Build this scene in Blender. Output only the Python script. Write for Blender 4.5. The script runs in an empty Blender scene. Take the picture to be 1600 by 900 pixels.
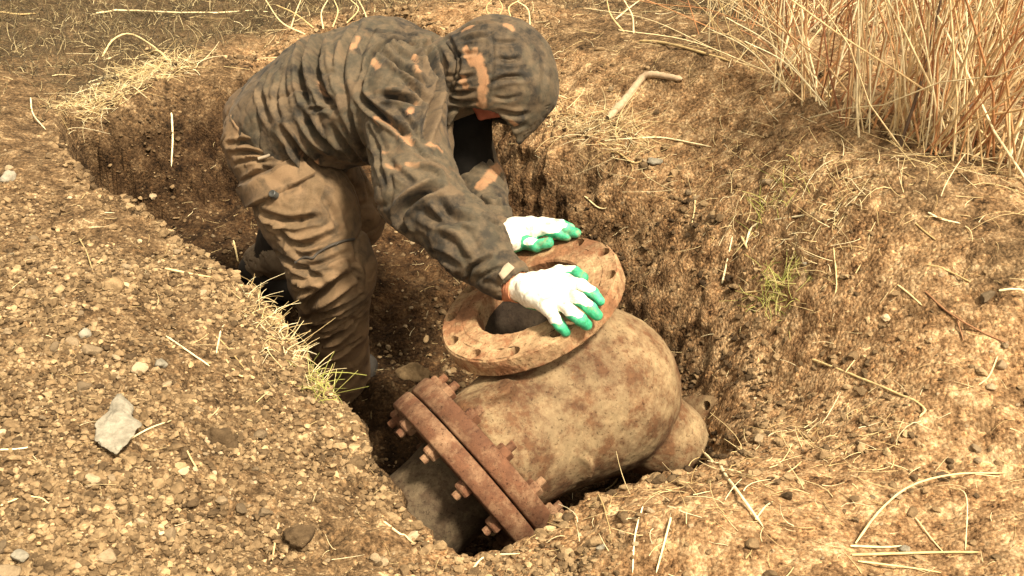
import bpy, math, random, time
import numpy as np
from mathutils import Vector, Matrix
from mathutils.bvhtree import BVHTree

R = math.radians
rng = np.random.default_rng(7)
random.seed(7)
sc = bpy.context.scene
COL = sc.collection
T0 = time.perf_counter()

# ------------------------------------------------------------------ camera
PITCH = R(28.0)
CAMZ = 1.5
FPX = 2000.0
cam = bpy.data.cameras.new('camera')
cam.sensor_width = 36.0
cam.lens = 36.0 * FPX / 1600.0
cam.clip_start = 0.05
cam.clip_end = 1500
camo = bpy.data.objects.new('camera', cam)
camo.location = (0, 0, CAMZ)
camo.rotation_euler = (math.pi / 2 - PITCH, 0, 0)
COL.objects.link(camo)
sc.camera = camo

# ------------------------------------------------------------------ light
SUN_EL, SUN_AZ = R(58), R(140)       # azimuth clockwise from +Y
w = bpy.data.worlds.new("World")
sc.world = w
w.use_nodes = True
nt = w.node_tree
nt.nodes.clear()
sky = nt.nodes.new('ShaderNodeTexSky')
sky.sky_type = 'NISHITA'
sky.sun_disc = False
sky.sun_elevation = SUN_EL
sky.sun_rotation = SUN_AZ
sky.dust_density = 4.0
hs = nt.nodes.new('ShaderNodeHueSaturation')
hs.inputs['Saturation'].default_value = 0.12
tint = nt.nodes.new('ShaderNodeMix')
tint.data_type = 'RGBA'
tint.blend_type = 'MULTIPLY'
tint.inputs[0].default_value = 1.0
tint.inputs[7].default_value = (1.0, 0.88, 0.68, 1)   # hazy warm overcast
bg = nt.nodes.new('ShaderNodeBackground')
bg.inputs['Strength'].default_value = 0.12
wo = nt.nodes.new('ShaderNodeOutputWorld')
nt.links.new(sky.outputs[0], hs.inputs['Color'])
nt.links.new(hs.outputs[0], tint.inputs[6])
nt.links.new(tint.outputs[2], bg.inputs['Color'])
nt.links.new(bg.outputs[0], wo.inputs['Surface'])
sl = bpy.data.lights.new('sun', 'SUN')
sl.energy = 4.0
sl.angle = R(8)
sl.color = (1.0, 0.875, 0.68)
so = bpy.data.objects.new('sun', sl)
sd = Vector((math.sin(SUN_AZ) * math.cos(SUN_EL), math.cos(SUN_AZ) * math.cos(SUN_EL), math.sin(SUN_EL)))
so.rotation_euler = sd.to_track_quat('Z', 'Y').to_euler()
so.location = (4, 6, 8)
COL.objects.link(so)
sc.view_settings.view_transform = 'Standard'
sc.view_settings.look = 'None'
sc.view_settings.gamma = 1
sc.view_settings.exposure = 1.12

# ------------------------------------------------------------------ coordinates
F = np.array([0, math.cos(PITCH), -math.sin(PITCH)])
U = np.array([0, math.sin(PITCH), math.cos(PITCH)])
RT = np.array([1.0, 0, 0])
CAM = np.array([0, 0, CAMZ])
def pdir(px, py): return F + RT * (px - 800) / FPX + U * (450 - py) / FPX
def atY(px, py, Y):
    d = pdir(px, py); return CAM + d * (Y / d[1])
def atD(px, py, D): return CAM + pdir(px, py) * D
def atZ(px, py, z):
    d = pdir(px, py); return CAM + d * ((z - CAMZ) / d[2])
def onplane(px, py, c, n):
    d = pdir(px, py); return CAM + d * (np.dot(c - CAM, n) / np.dot(d, n))
def camvec(r, u, t): return RT * r + U * u - F * t      # right, up, toward camera
def unit(v): v = np.asarray(v, float); return v / np.linalg.norm(v)

# ------------------------------------------------------------------ noise
def _h(ix, iy, iz, s):
    h = (ix.astype(np.int64) * 374761393 + iy.astype(np.int64) * 668265263 + iz.astype(np.int64) * 2147483647 + s * 1274126177) & 0xffffffff
    h = ((h ^ (h >> 13)) * 1274126177) & 0xffffffff
    h = (h ^ (h >> 16)) & 0xffffffff
    return h
def hash01(ix, iy, iz, s): return (_h(ix, iy, iz, s) & 0xffffff).astype(np.float32) / 0xffffff
def vnoise(P, s=0):
    """value noise -1..1"""
    P = P.astype(np.float32)
    i = np.floor(P).astype(np.int64); f = P - i
    f = f * f * f * (f * (f * 6 - 15) + 10)
    r = 0
    for dx in (0, 1):
        wx = f[:, 0] if dx else 1 - f[:, 0]
        for dy in (0, 1):
            wy = f[:, 1] if dy else 1 - f[:, 1]
            for dz in (0, 1):
                wz = f[:, 2] if dz else 1 - f[:, 2]
                r = r + wx * wy * wz * hash01(i[:, 0] + dx, i[:, 1] + dy, i[:, 2] + dz, s)
    return r * 2 - 1
def fbm(P, s=0, oct=4, gain=.5, lac=2.03):
    a, r, t = 1.0, 0, 0
    for k in range(oct):
        r = r + a * vnoise(P * (lac ** k) + k * 17.3, s + k); t += a; a *= gain
    return r / t
def worley(P, s=0):
    """returns F1 distance and the cell's random number"""
    i = np.floor(P).astype(np.int64)
    best = np.full(len(P), 9.0, np.float32); cid = np.zeros(len(P), np.float32)
    for dx in (-1, 0, 1):
        for dy in (-1, 0, 1):
            for dz in (-1, 0, 1):
                cx, cy, cz = i[:, 0] + dx, i[:, 1] + dy, i[:, 2] + dz
                h = _h(cx, cy, cz, s)
                ox = (h & 1023) / 1023.0; oy = ((h >> 10) & 1023) / 1023.0; oz = ((h >> 20) & 1023) / 1023.0
                d = (cx + ox - P[:, 0]) ** 2 + (cy + oy - P[:, 1]) ** 2 + (cz + oz - P[:, 2]) ** 2
                m = d < best
                best = np.where(m, d, best); cid = np.where(m, oy, cid)
    return np.sqrt(best), cid
def sstep(a, b, x):
    t = np.clip((x - a) / (b - a), 0, 1); return t * t * (3 - 2 * t)

# ------------------------------------------------------------------ mesh helpers
def np_mesh(name, V, Fc, smooth=True):
    V = np.ascontiguousarray(V, np.float32); Fc = np.ascontiguousarray(Fc, np.int32)
    me = bpy.data.meshes.new(name); k = Fc.shape[1]
    me.vertices.add(len(V)); me.vertices.foreach_set('co', V.ravel())
    me.loops.add(Fc.size); me.loops.foreach_set('vertex_index', Fc.ravel())
    me.polygons.add(len(Fc)); me.polygons.foreach_set('loop_start', np.arange(0, Fc.size, k, dtype=np.int32))
    me.update(calc_edges=True)
    me.polygons.foreach_set('use_smooth', np.full(len(Fc), smooth, bool))
    return me
def link(name, me, mat=None, parent=None, label=None, cat=None, group=None, kind=None):
    o = bpy.data.objects.new(name, me); COL.objects.link(o)
    if mat is not None and me is not None and not me.materials: me.materials.append(mat)
    if parent is not None: o.parent = parent
    for k, v in (('label', label), ('category', cat), ('group', group), ('kind', kind)):
        if v: o[k] = v
    return o
def attr(me, name, vals):
    a = me.attributes.new(name, 'FLOAT', 'POINT'); a.data.foreach_set('value', np.ascontiguousarray(vals, np.float32))
def vnormals(me):
    n = np.empty(len(me.vertices) * 3, np.float32); me.vertices.foreach_get('normal', n); return n.reshape(-1, 3)
def mesh_of(V, Fl, name='m', smooth=False):
    me = bpy.data.meshes.new(name); me.from_pydata([tuple(map(float, v)) for v in V], [], Fl); me.update()
    for p in me.polygons: p.use_smooth = smooth
    return me

def tubes_np(P, rad, sides=4, cols=None):
    """P: (n, k, 3) points, rad: (n, k) -> one V, F for n tubes"""
    n, k, _ = P.shape
    T = np.gradient(P, axis=1); T /= np.linalg.norm(T, axis=2, keepdims=True) + 1e-9
    ref = np.where(np.abs(T[:, :1, 2:3]) > .9, np.array([1.0, 0, 0]), np.array([0, 0, 1.0]))
    A = np.cross(T, np.broadcast_to(ref, T.shape)); A /= np.linalg.norm(A, axis=2, keepdims=True) + 1e-9
    B = np.cross(T, A)
    ang = np.arange(sides) * 2 * math.pi / sides
    V = P[:, :, None, :] + rad[:, :, None, None] * (A[:, :, None, :] * np.cos(ang)[None, None, :, None] + B[:, :, None, :] * np.sin(ang)[None, None, :, None])
    idx = np.arange(n * k * sides).reshape(n, k, sides)
    a = idx[:, :-1, :]; b = idx[:, 1:, :]
    a2 = np.roll(a, -1, axis=2); b2 = np.roll(b, -1, axis=2)
    Q = np.stack([a, b, b2, a2], -1).reshape(-1, 4)
    if sides == 4:
        caps = np.concatenate([idx[:, 0, ::-1], idx[:, -1, :]]).reshape(-1, 4)
        Q = np.concatenate([Q, caps])
    return V.reshape(-1, 3), Q

def smooth_path(pts, n):
    pts = np.asarray(pts, float)
    if len(pts) < 3:
        t = np.linspace(0, 1, n)[:, None]; return pts[0] * (1 - t) + pts[-1] * t
    m = len(pts); t = np.linspace(0, m - 1, n); out = []
    ext = np.vstack([2 * pts[0] - pts[1], pts, 2 * pts[-1] - pts[-2]])
    for u in t:
        i = min(int(u), m - 2); f = u - i
        p0, p1, p2, p3 = ext[i:i + 4]
        out.append(.5 * ((2 * p1) + (p2 - p0) * f + (2 * p0 - 5 * p1 + 4 * p2 - p3) * f * f + (3 * p1 - p0 - 3 * p2 + p3) * f ** 3))
    return np.array(out)

def frame_from(n, hint=(0, 0, 1)):
    n = unit(n); h = np.asarray(hint, float)
    if abs(np.dot(h, n)) > .95: h = np.array([1.0, 0, 0])
    a = unit(np.cross(h, n)); b = np.cross(n, a); return a, b, n
def lathe(profile, c, n, seg=64, closed=False, wob=0):
    """profile: list of (radius, height along n)"""
    a, b, n = frame_from(n); V = []; k = len(profile)
    for j in range(seg):
        t = 2 * math.pi * j / seg
        d = a * math.cos(t) + b * math.sin(t)
        for (r, h) in profile: V.append(c + d * r + n * h)
    Fl = []
    for j in range(seg):
        j2 = (j + 1) % seg
        for i in range(k if closed else k - 1):
            i2 = (i + 1) % k
            Fl.append((j * k + i, j2 * k + i, j2 * k + i2, j * k + i2))
    return V, Fl

# signed distance modelling -> quad mesh (surface nets)
def surface_nets(fn, lo, hi, h):
    lo = np.array(lo, float); hi = np.array(hi, float)
    n = (np.ceil((hi - lo) / (4 * h)).astype(int)) * 4 + 1
    nc = (n - 1) // 4 + 1
    g = [lo[i] + 4 * h * np.arange(nc[i]) for i in range(3)]
    G = np.stack(np.meshgrid(*g, indexing='ij'), -1).reshape(-1, 3).astype(np.float32)
    C = fn(G).reshape(nc)
    Cu = C
    for ax in range(3): Cu = np.repeat(Cu, 4, axis=ax)
    # centre the coarse blocks on their sample
    Cu = Cu[2:2 + n[0], 2:2 + n[1], 2:2 + n[2]]
    Cp = np.full(n, 1.0, np.float32); s = Cu.shape; Cp[:s[0], :s[1], :s[2]] = Cu
    m = np.abs(Cp) < 8.5 * h
    ii = np.argwhere(m)
    P = (lo + ii * h).astype(np.float32)
    v = Cp.copy(); out = np.empty(len(P), np.float32)
    for a in range(0, len(P), 1500000): out[a:a + 1500000] = fn(P[a:a + 1500000])
    v[m] = out
    ins = v < 0
    cnt = sum(ins[a:a + n[0] - 1, b:b + n[1] - 1, c:c + n[2] - 1].astype(np.int8) for a in (0, 1) for b in (0, 1) for c in (0, 1))
    act = (cnt > 0) & (cnt < 8)
    cells = np.argwhere(act); cid = np.full(act.shape, -1, np.int64); cid[act] = np.arange(len(cells))
    acc = np.zeros((len(cells), 3)); num = np.zeros(len(cells))
    cor = [(a, b, c) for a in (0, 1) for b in (0, 1) for c in (0, 1)]
    val = {q: v[cells[:, 0] + q[0], cells[:, 1] + q[1], cells[:, 2] + q[2]] for q in cor}
    for p in cor:
        for ax in range(3):
            if p[ax] == 0:
                q = list(p); q[ax] = 1; q = tuple(q)
                x = (val[p] < 0) != (val[q] < 0)
                t = np.where(x, val[p] / np.where(x, val[p] - val[q], 1), 0)
                pos = np.array(p, float)[None] + t[:, None] * np.eye(3)[ax][None]
                acc += pos * x[:, None]; num += x
    V = lo + (cells + acc / num[:, None]) * h
    Q = []
    for ax in range(3):
        o1, o2 = [(1, 2), (2, 0), (0, 1)][ax]
        sl0 = [slice(None)] * 3; sl1 = [slice(None)] * 3
        sl0[ax] = slice(0, -1); sl1[ax] = slice(1, None)
        a = ins[tuple(sl0)]; b = ins[tuple(sl1)]
        e = np.argwhere(a != b)
        ok = (e[:, o1] > 0) & (e[:, o2] > 0) & (e[:, o1] < n[o1] - 1) & (e[:, o2] < n[o2] - 1)
        e = e[ok]; fl = a[e[:, 0], e[:, 1], e[:, 2]]
        def cell(d1, d2):
            c = e.copy(); c[:, o1] += d1; c[:, o2] += d2; return cid[c[:, 0], c[:, 1], c[:, 2]]
        q = np.stack([cell(-1, -1), cell(0, -1), cell(0, 0), cell(-1, 0)], 1)
        q[~fl] = q[~fl][:, ::-1]
        Q.append(q)
    Q = np.concatenate(Q); Q = Q[(Q >= 0).all(1)]
    return V, Q
def cone(P, a, b, r0, r1, lat=None, ls=1.0):
    """tapered capsule; lat/ls: flatten along a lateral direction"""
    a = np.asarray(a, np.float32); b = np.asarray(b, np.float32)
    d = P - a; ba = b - a
    t = np.clip((d @ ba) / (ba @ ba), 0, 1)
    q = d - t[:, None] * ba
    if lat is not None:
        l = np.asarray(unit(lat), np.float32); q = q - (q @ l)[:, None] * l * (1 - 1 / ls)
    return np.sqrt((q * q).sum(1)) - (r0 + t * (r1 - r0))
def ell(P, c, ax, rad):
    d = P - np.asarray(c, np.float32); M = np.array([unit(a) for a in ax], np.float32).T
    q = (d @ M) / np.array(rad, np.float32); k = np.sqrt((q * q).sum(1)); return (k - 1) * min(rad)
def smin(a, b, k):
    h = np.clip(.5 + .5 * (b - a) / k, 0, 1); return b * (1 - h) + a * h - k * h * (1 - h)
def smax(a, b, k): return -smin(-a, -b, k)
def chain(P, pts, rs, k=.02, lat=None, ls=1.0):
    d = None
    for i in range(len(pts) - 1):
        c = cone(P, pts[i], pts[i + 1], rs[i], rs[i + 1], lat, ls); d = c if d is None else smin(d, c, k)
    return d

# ------------------------------------------------------------------ materials
def mat(name):
    m = bpy.data.materials.new(name); m.use_nodes = True; t = m.node_tree
    return m, t, t.nodes['Principled BSDF']
def nd(t, typ, **kw):
    n = t.nodes.new(typ)
    for k, v in kw.items(): setattr(n, k, v)
    return n
def noise(t, scale, detail=5, rough=.6, coord=None, dist=0):
    n = nd(t, 'ShaderNodeTexNoise'); n.inputs['Scale'].default_value = scale; n.inputs['Detail'].default_value = detail
    n.inputs['Roughness'].default_value = rough; n.inputs['Distortion'].default_value = dist
    if coord is not None: t.links.new(coord, n.inputs['Vector'])
    return n.outputs['Fac']
def ramp(t, fac, stops, interp='LINEAR'):
    n = nd(t, 'ShaderNodeValToRGB'); n.color_ramp.interpolation = interp
    els = n.color_ramp.elements
    while len(els) < len(stops): els.new(.5)
    for e, (p, c) in zip(els, stops): e.position = p; e.color = (*c, 1) if len(c) == 3 else c
    t.links.new(fac, n.inputs['Fac']); return n.outputs['Color']
def mix(t, fac, a, b, mode='MIX'):
    n = nd(t, 'ShaderNodeMix'); n.data_type = 'RGBA'; n.blend_type = mode
    for s, x in ((n.inputs[0], fac), (n.inputs[6], a), (n.inputs[7], b)):
        if isinstance(x, (int, float)): s.default_value = x
        elif isinstance(x, tuple): s.default_value = (*x, 1)
        else: t.links.new(x, s)
    return n.outputs[2]
def mth(t, op, a, b=None):
    n = nd(t, 'ShaderNodeMath'); n.operation = op
    for i, x in enumerate((a, b)):
        if x is None: continue
        if isinstance(x, (int, float)): n.inputs[i].default_value = x
        else: t.links.new(x, n.inputs[i])
    return n.outputs[0]
def bump(t, bsdf, h, strength=.5, dist=.005):
    n = nd(t, 'ShaderNodeBump'); n.inputs['Strength'].default_value = strength; n.inputs['Distance'].default_value = dist
    t.links.new(h, n.inputs['Height']); t.links.new(n.outputs[0], bsdf.inputs['Normal'])
def objc(t): return nd(t, 'ShaderNodeTexCoord').outputs['Object']
def geo(t): return nd(t, 'ShaderNodeNewGeometry').outputs['Position']
def at_(t, name): return nd(t, 'ShaderNodeAttribute', attribute_name=name).outputs['Fac']

def soil_material(name, attrs=True):
    m, t, b = mat(name); c = geo(t)
    n1 = noise(t, 7, 6, .65, c); n3 = noise(t, 170, 4, .7, c)
    n2 = mth(t, 'ADD', mth(t, 'MULTIPLY', noise(t, 17, 5, .65, c), .48), mth(t, 'MULTIPLY', noise(t, 105, 5, .75, c), .52))
    v = nd(t, 'ShaderNodeTexVoronoi'); v.inputs['Scale'].default_value = 120; t.links.new(c, v.inputs['Vector'])
    grey = ramp(t, n2, [(.38, (.026, .017, .008)), (.46, (.115, .070, .034)), (.545, (.215, .138, .070)), (.62, (.46, .335, .19))])
    orange = ramp(t, n2, [(.38, (.040, .020, .008)), (.44, (.20, .110, .050)), (.52, (.36, .222, .110)), (.61, (.58, .41, .23))])
    if attrs:
        of = mth(t, 'ADD', at_(t, 'orange'), mth(t, 'MULTIPLY', mth(t, 'SUBTRACT', n1, .5), 1.6))
        of = ramp(t, of, [(.2, (0, 0, 0)), (.8, (1, 1, 1))])
    else: of = ramp(t, n1, [(.35, (0, 0, 0)), (.65, (1, 1, 1))])
    col = mix(t, of, grey, orange)
    # grit: pale and dark grains
    gr = ramp(t, nd_out(v, 'Color', t), [(.0, (.35, .35, .35)), (.5, (.9, .9, .9)), (.82, (1.15, 1.15, 1.15)), (1, (2.0, 1.9, 1.75))])
    col = mix(t, .5, col, gr, 'MULTIPLY')
    if attrs:
        damp_shade = at_(t, 'damp_shade'); col = mix(t, damp_shade, col, mix(t, 1.0, col, (.25, .212, .185), 'MULTIPLY'))  # moist pit soil, with the shade of the pit painted into it too
        gf = mth(t, 'MULTIPLY', at_(t, 'turf'), ramp(t, n1, [(.35, (.55, .55, .55)), (.6, (1, 1, 1))]))
        tc = ramp(t, n3, [(.3, (.020, .014, .007)), (.5, (.055, .038, .020)), (.7, (.20, .14, .07))])
        col = mix(t, gf, col, tc)
        pr = at_(t, 'crevice_shade'); col = mix(t, pr, mix(t, 1.0, col, (.40, .38, .36), 'MULTIPLY'), col)  # hollows between lumps darkened: crevice shade painted into the soil colour
    t.links.new(col, b.inputs['Base Color'])
    b.inputs['Roughness'].default_value = .95; b.inputs['Specular IOR Level'].default_value = .12
    bump(t, b, mth(t, 'ADD', n3, mth(t, 'MULTIPLY', v.outputs['Distance'], -1.0)), .9, .006)
    return m
def nd_out(node, name, t):
    s = nd(t, 'ShaderNodeSeparateColor'); t.links.new(node.outputs[name], s.inputs[0]); return s.outputs[0]

def stone_material(name, c0, c1, rnd=True):
    m, t, b = mat(name); c = objc(t)
    n = noise(t, 30, 6, .7, geo(t)); n2 = noise(t, 160, 3, .6, geo(t))
    col = ramp(t, n, [(.3, c0), (.7, c1)])
    if rnd:
        oi = nd(t, 'ShaderNodeObjectInfo').outputs['Random']
        isl = nd(t, 'ShaderNodeNewGeometry').outputs['Random Per Island']
        k = mth(t, 'FRACT', mth(t, 'ADD', oi, isl))
        col = mix(t, 1.0, col, ramp(t, k, [(0, (.30, .27, .24)), (.45, (.8, .74, .66)), (.8, (1.05, 1.0, .92)), (.95, (1.3, 1.27, 1.2)), (1, (1.9, 1.85, 1.7))]), 'MULTIPLY')
    t.links.new(col, b.inputs['Base Color']); b.inputs['Roughness'].default_value = .9
    b.inputs['Specular IOR Level'].default_value = .2
    bump(t, b, mth(t, 'ADD', n, n2), .7, .004)
    return m
def straw_material(name, stops):
    m, t, b = mat(name)
    g = nd(t, 'ShaderNodeNewGeometry'); oi = nd(t, 'ShaderNodeObjectInfo').outputs['Random']
    k = mth(t, 'FRACT', mth(t, 'ADD', oi, g.outputs['Random Per Island']))
    col = ramp(t, k, stops)
    n = noise(t, 60, 3, .6, g.outputs['Position'])
    col = mix(t, .6, col, ramp(t, n, [(.3, (.55, .5, .42)), (.65, (1.15, 1.15, 1.1))]), 'MULTIPLY')
    t.links.new(col, b.inputs['Base Color']); b.inputs['Roughness'].default_value = .75
    return m
def rust_material(name, base, rust, pale, rust_amt=.5):
    m, t, b = mat(name); c = objc(t)
    n1 = noise(t, 10, 9, .76, c, 0); n2 = noise(t, 34, 6, .7, c); n3 = noise(t, 130, 5, .75, c)
    a = mix(t, ramp(t, n2, [(.35, (0, 0, 0)), (.62, (1, 1, 1))]), base, pale)
    r = mix(t, ramp(t, n2, [(.3, (0, 0, 0)), (.7, (1, 1, 1))]), tuple(x * .45 for x in rust), rust)
    lo = .72 - rust_amt * .5
    f = ramp(t, mth(t, 'ADD', mth(t, 'MULTIPLY', n1, .75), mth(t, 'MULTIPLY', n2, .25)), [(lo - .07, (0, 0, 0)), (lo + .05, (1, 1, 1))])
    col = mix(t, f, a, r)
    sp = ramp(t, n3, [(.36, (.28, .22, .17)), (.43, (1, 1, 1)), (.60, (1, 1, 1)), (.68, (1.5, 1.45, 1.3))])
    col = mix(t, .85, col, sp, 'MULTIPLY')
    t.links.new(col, b.inputs['Base Color']); b.inputs['Roughness'].default_value = .85
    b.inputs['Specular IOR Level'].default_value = .25
    v = nd(t, 'ShaderNodeTexVoronoi'); v.inputs['Scale'].default_value = 55; t.links.new(c, v.inputs['Vector'])
    pit = ramp(t, mth(t, 'ADD', v.outputs['Distance'], mth(t, 'MULTIPLY', n1, .9)), [(.44, (.28, .24, .2)), (.56, (1, 1, 1))])
    col = mix(t, .5, col, pit, 'MULTIPLY'); t.links.new(col, b.inputs['Base Color'])
    streak = noise(t, 3.5, 6, .65, c, .1); col = mix(t, .55, col, ramp(t, streak, [(.35, (.5, .46, .42)), (.55, (1.1, 1.08, 1.0))]), 'MULTIPLY'); t.links.new(col, b.inputs['Base Color'])
    bump(t, b, mth(t, 'ADD', mth(t, 'MULTIPLY', n3, .4), mth(t, 'MULTIPLY', n2, 1.3)), .55, .004)
    return m

M_SOIL = soil_material('soil')
M_CLOD = stone_material('earth_clod', (.11, .075, .040), (.36, .26, .15))
M_STONE = stone_material('stone_grey', (.20, .155, .10), (.38, .30, .20))
M_PALE = stone_material('stone_pale', (.12, .105, .075), (.36, .32, .245), False)
M_STRAW = straw_material('dry_straw', [(0, (.38, .26, .11)), (.35, (.62, .47, .23)), (.7, (.78, .64, .36)), (1, (.88, .78, .52))])
M_REED = straw_material('dry_reed', [(0, (.28, .11, .045)), (.30, (.48, .24, .10)), (.42, (.58, .40, .20)), (.72, (.70, .56, .33)), (1, (.84, .74, .50))])
M_GREEN = straw_material('green_grass', [(0, (.20, .21, .04)), (.5, (.38, .38, .09)), (1, (.60, .54, .22))])
M_TURF = straw_material('turf_grass', [(0, (.03, .022, .010)), (.5, (.09, .065, .030)), (.82, (.24, .18, .085)), (1, (.68, .56, .32))])

# ================================================================== TERRAIN
def w2(px, py, z): return atZ(px, py, z)[:2]
ctrl = []   # x, y, z, orange, damp, turf
def c_(px, py, z, o=.3, d=0, t=0):
    q = w2(px, py, z); ctrl.append((q[0], q[1], z, o * 1.15 if o > .45 else o * .7 - .18, d, t))
# left mound
for a in [(-250, 150, .12, .1), (0, 120, .05, .1), (60, 150, .03, .1), (0, 215, .09, .05), (100, 262, .09, .05), (200, 318, .09, .05), (300, 372, .08, .1),
          (0, 400, .14, 0), (180, 450, .15, 0), (-300, 500, .2, 0), (0, 650, .17, 0), (190, 650, .15, .1), (330, 600, .10, .15), (380, 430, .07, .1),
          (430, 500, .04, .2), (490, 590, .0, .25), (545, 655, -.03, .3), (440, 700, .03, .3), (560, 760, -.02, .3), (650, 820, -.03, .45), (350, 730, .09, .2),
          (0, 880, .14, .1), (250, 880, .08, .2), (500, 890, .01, .3), (-300, 900, .2, .1), (300, 1100, .05, .3)]: c_(*a)
# near right mound
for a in [(730, 862, -.04, .7), (800, 855, -.04, .8), (870, 805, -.04, .9), (960, 765, -.03, .9), (1060, 742, -.02, .9), (1130, 712, .02, .9), (1220, 690, .07, .9),
          (800, 900, -.03, .6), (1000, 840, .04, .6), (1200, 770, .10, .8), (1330, 720, .10, .8), (1330, 660, .02, .8), (1400, 850, .06, .7), (1600, 900, .05, .6), (1300, 720, .05, .8), (1100, 1100, .03, .5), (1700, 700, .12, .5)]: c_(*a)
# right bank
for a in [(860, 200, .08, .6), (930, 235, .07, .5), (1010, 275, .06, .6), (1090, 330, .04, .8), (1150, 400, .02, .9), (1180, 480, .0, .8), (1210, 580, -.02, .8), (1215, 650, -.03, .8),
          (1300, 620, .06, .8), (1450, 600, .12, .7), (1600, 560, .16, .6), (1300, 480, .13, .8), (1400, 400, .23, .7), (1300, 330, .24, .7), (1200, 280, .20, .7),
          (1100, 230, .15, .6), (1000, 180, .15, .7), (900, 120, .16, .5), (1600, 440, .25, .4), (1450, 330, .29, .3), (1350, 230, .30, .5), (1200, 150, .28, .6), (1080, 90, .26, .4),
          (960, 60, .22, .3), (880, 60, .18, .4), (1500, 262, .31, .4), (1640, 290, .33, .5)]: c_(*a)
# behind
for a in [(1300, 60, .05, .3, 0, .5), (1500, 120, .0, .3, 0, .5), (1600, 0, -.05, .3, 0, .5), (1100, 0, .1, .2, 0, .5), (900, 10, .08, .3, 0, .2),
          (800, 30, .12, .6), (720, 25, .12, .8), (620, 20, .06, .5, 0, .5), (500, 42, .05, .5), (400, 78, .04, .6), (300, 98, .04, .3, 0, .3), (240, 112, .04, .3, 0, .3),
          (110, 172, .03, .2, 0, .2), (60, 130, .03, .1, 0, .4), (130, 128, .0, .1, 0, 1), (250, 80, .0, .1, 0, 1), (400, 30, .0, .1, 0, 1), (100, 60, -.02, 0, 0, 1), (250, 20, -.03, 0, 0, 1), (0, 20, -.03, 0, 0, 1),
          (500, 0, .0, .1, 0, 1), (0, 75, .0, .1, 0, .9), (-300, 20, 0, .1, 0, 1)]: c_(*a)
for (x, y) in [(-8, 9), (-3, 9), (3, 9), (8, 9), (-8, 3), (8, 3), (-6, -2), (0, -2), (6, -2), (-4, 6.5), (0, 7), (4, 6.5), (4.5, 4), (-4, 4)]:
    ctrl.append((x, y, -.05 if y > 5 else .05, .2, 0, .9))
ctrl = np.array(ctrl)
def tps(X, Y, D2): return np.where(D2 > 1e-12, D2 * .5 * np.log(np.maximum(D2, 1e-12)), 0)
CX = ctrl[:, :2]
D2 = ((CX[:, None] - CX[None]) ** 2).sum(-1)
nC = len(CX); A = np.zeros((nC + 3, nC + 3)); A[:nC, :nC] = tps(0, 0, D2) + np.eye(nC) * .02
A[:nC, nC] = 1; A[:nC, nC + 1:] = CX; A[nC, :nC] = 1; A[nC + 1:, :nC] = CX.T
WZ = np.linalg.solve(A, np.concatenate([ctrl[:, 2], [0, 0, 0]]))
def out_height(x, y):
    r = WZ[nC] + WZ[nC + 1] * x + WZ[nC + 2] * y
    for i in range(nC):
        d = (x - CX[i, 0]) ** 2 + (y - CX[i, 1]) ** 2; r = r + WZ[i] * tps(0, 0, d)
    far = sstep(7, 11, np.sqrt(x * x + (y - 3) ** 2))
    return np.clip(r, -.3, .6) * (1 - far) - .05 * far
def shep(x, y, col, p=2.2):
    n = 0; s = 0
    for i in range(nC):
        wgt = 1 / (((x - CX[i, 0]) ** 2 + (y - CX[i, 1]) ** 2 + .004) ** (p / 2 * 1.3)); n = n + wgt * ctrl[i, col]; s = s + wgt
    return n / s

# pit rim: px, py, z, wall width (m), floor z just inside
rim = [(96, 168, .03, .14), (170, 142, .04, .30), (240, 116, .04, .45), (320, 98, .04, .5), (400, 78, .04, .5), (500, 45, .05, .5), (620, 30, .06, .2),
       (740, 85, .10, .2), (840, 185, .08, .26), (910, 212, .08, .34), (1000, 262, .06, .42), (1085, 325, .04, .44), (1140, 405, .02, .42),
       (1172, 480, .0, .38), (1195, 570, -.02, .32), (1195, 640, -.01, .22), (1165, 692, .0, .10), (1130, 705, .0, .08), (1060, 737, -.02, .09), (960, 760, -.03, .09),
       (880, 797, -.04, .08), (840, 838, -.04, .07), (785, 858, -.04, .07), (735, 858, -.04, .07), (690, 842, -.035, .08), (650, 806, -.03, .08), (600, 752, -.02, .09), (568, 690, -.03, .1), (545, 645, -.03, .1),
       (490, 588, .0, .10), (440, 500, .03, .10), (395, 437, .06, .09), (345, 395, .08, .08), (290, 366, .08, .07), (210, 322, .09, .07), (140, 282, .09, .07), (104, 235, .08, .07)]
RP = np.array([w2(a, b, c) for a, b, c, d in rim]); RW = np.array([d for a, b, c, d in rim])
# densify smoothly
def closed_smooth(P, k):
    n = len(P); out = []
    for i in range(n):
        p0, p1, p2, p3 = P[i - 1], P[i], P[(i + 1) % n], P[(i + 2) % n]
        for f in np.arange(k) / k:
            out.append(.5 * ((2 * p1) + (p2 - p0) * f + (2 * p0 - 5 * p1 + 4 * p2 - p3) * f * f + (3 * p1 - p0 - 3 * p2 + p3) * f ** 3))
    return np.array(out)
RD = closed_smooth(RP, 5); RWD = closed_smooth(RW[:, None], 5)[:, 0]
def rim_dist(x, y):
    """signed distance (+ inside) and wall width"""
    best = np.full(x.shape, 1e9); ww = np.zeros(x.shape); inside = np.zeros(x.shape, bool)
    n = len(RD)
    for i in range(n):
        ax, ay = RD[i]; bx, by = RD[(i + 1) % n]
        ex, ey = bx - ax, by - ay
        t = np.clip(((x - ax) * ex + (y - ay) * ey) / (ex * ex + ey * ey + 1e-12), 0, 1)
        d = (x - ax - t * ex) ** 2 + (y - ay - t * ey) ** 2
        m = d < best; best = np.where(m, d, best); ww = np.where(m, RWD[i], ww)
        if ay != by:
            cr = ((ay > y) != (by > y)) & (x < ex * (y - ay) / ey + ax); inside ^= cr
    return np.where(inside, 1, -1) * np.sqrt(best), ww
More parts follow.
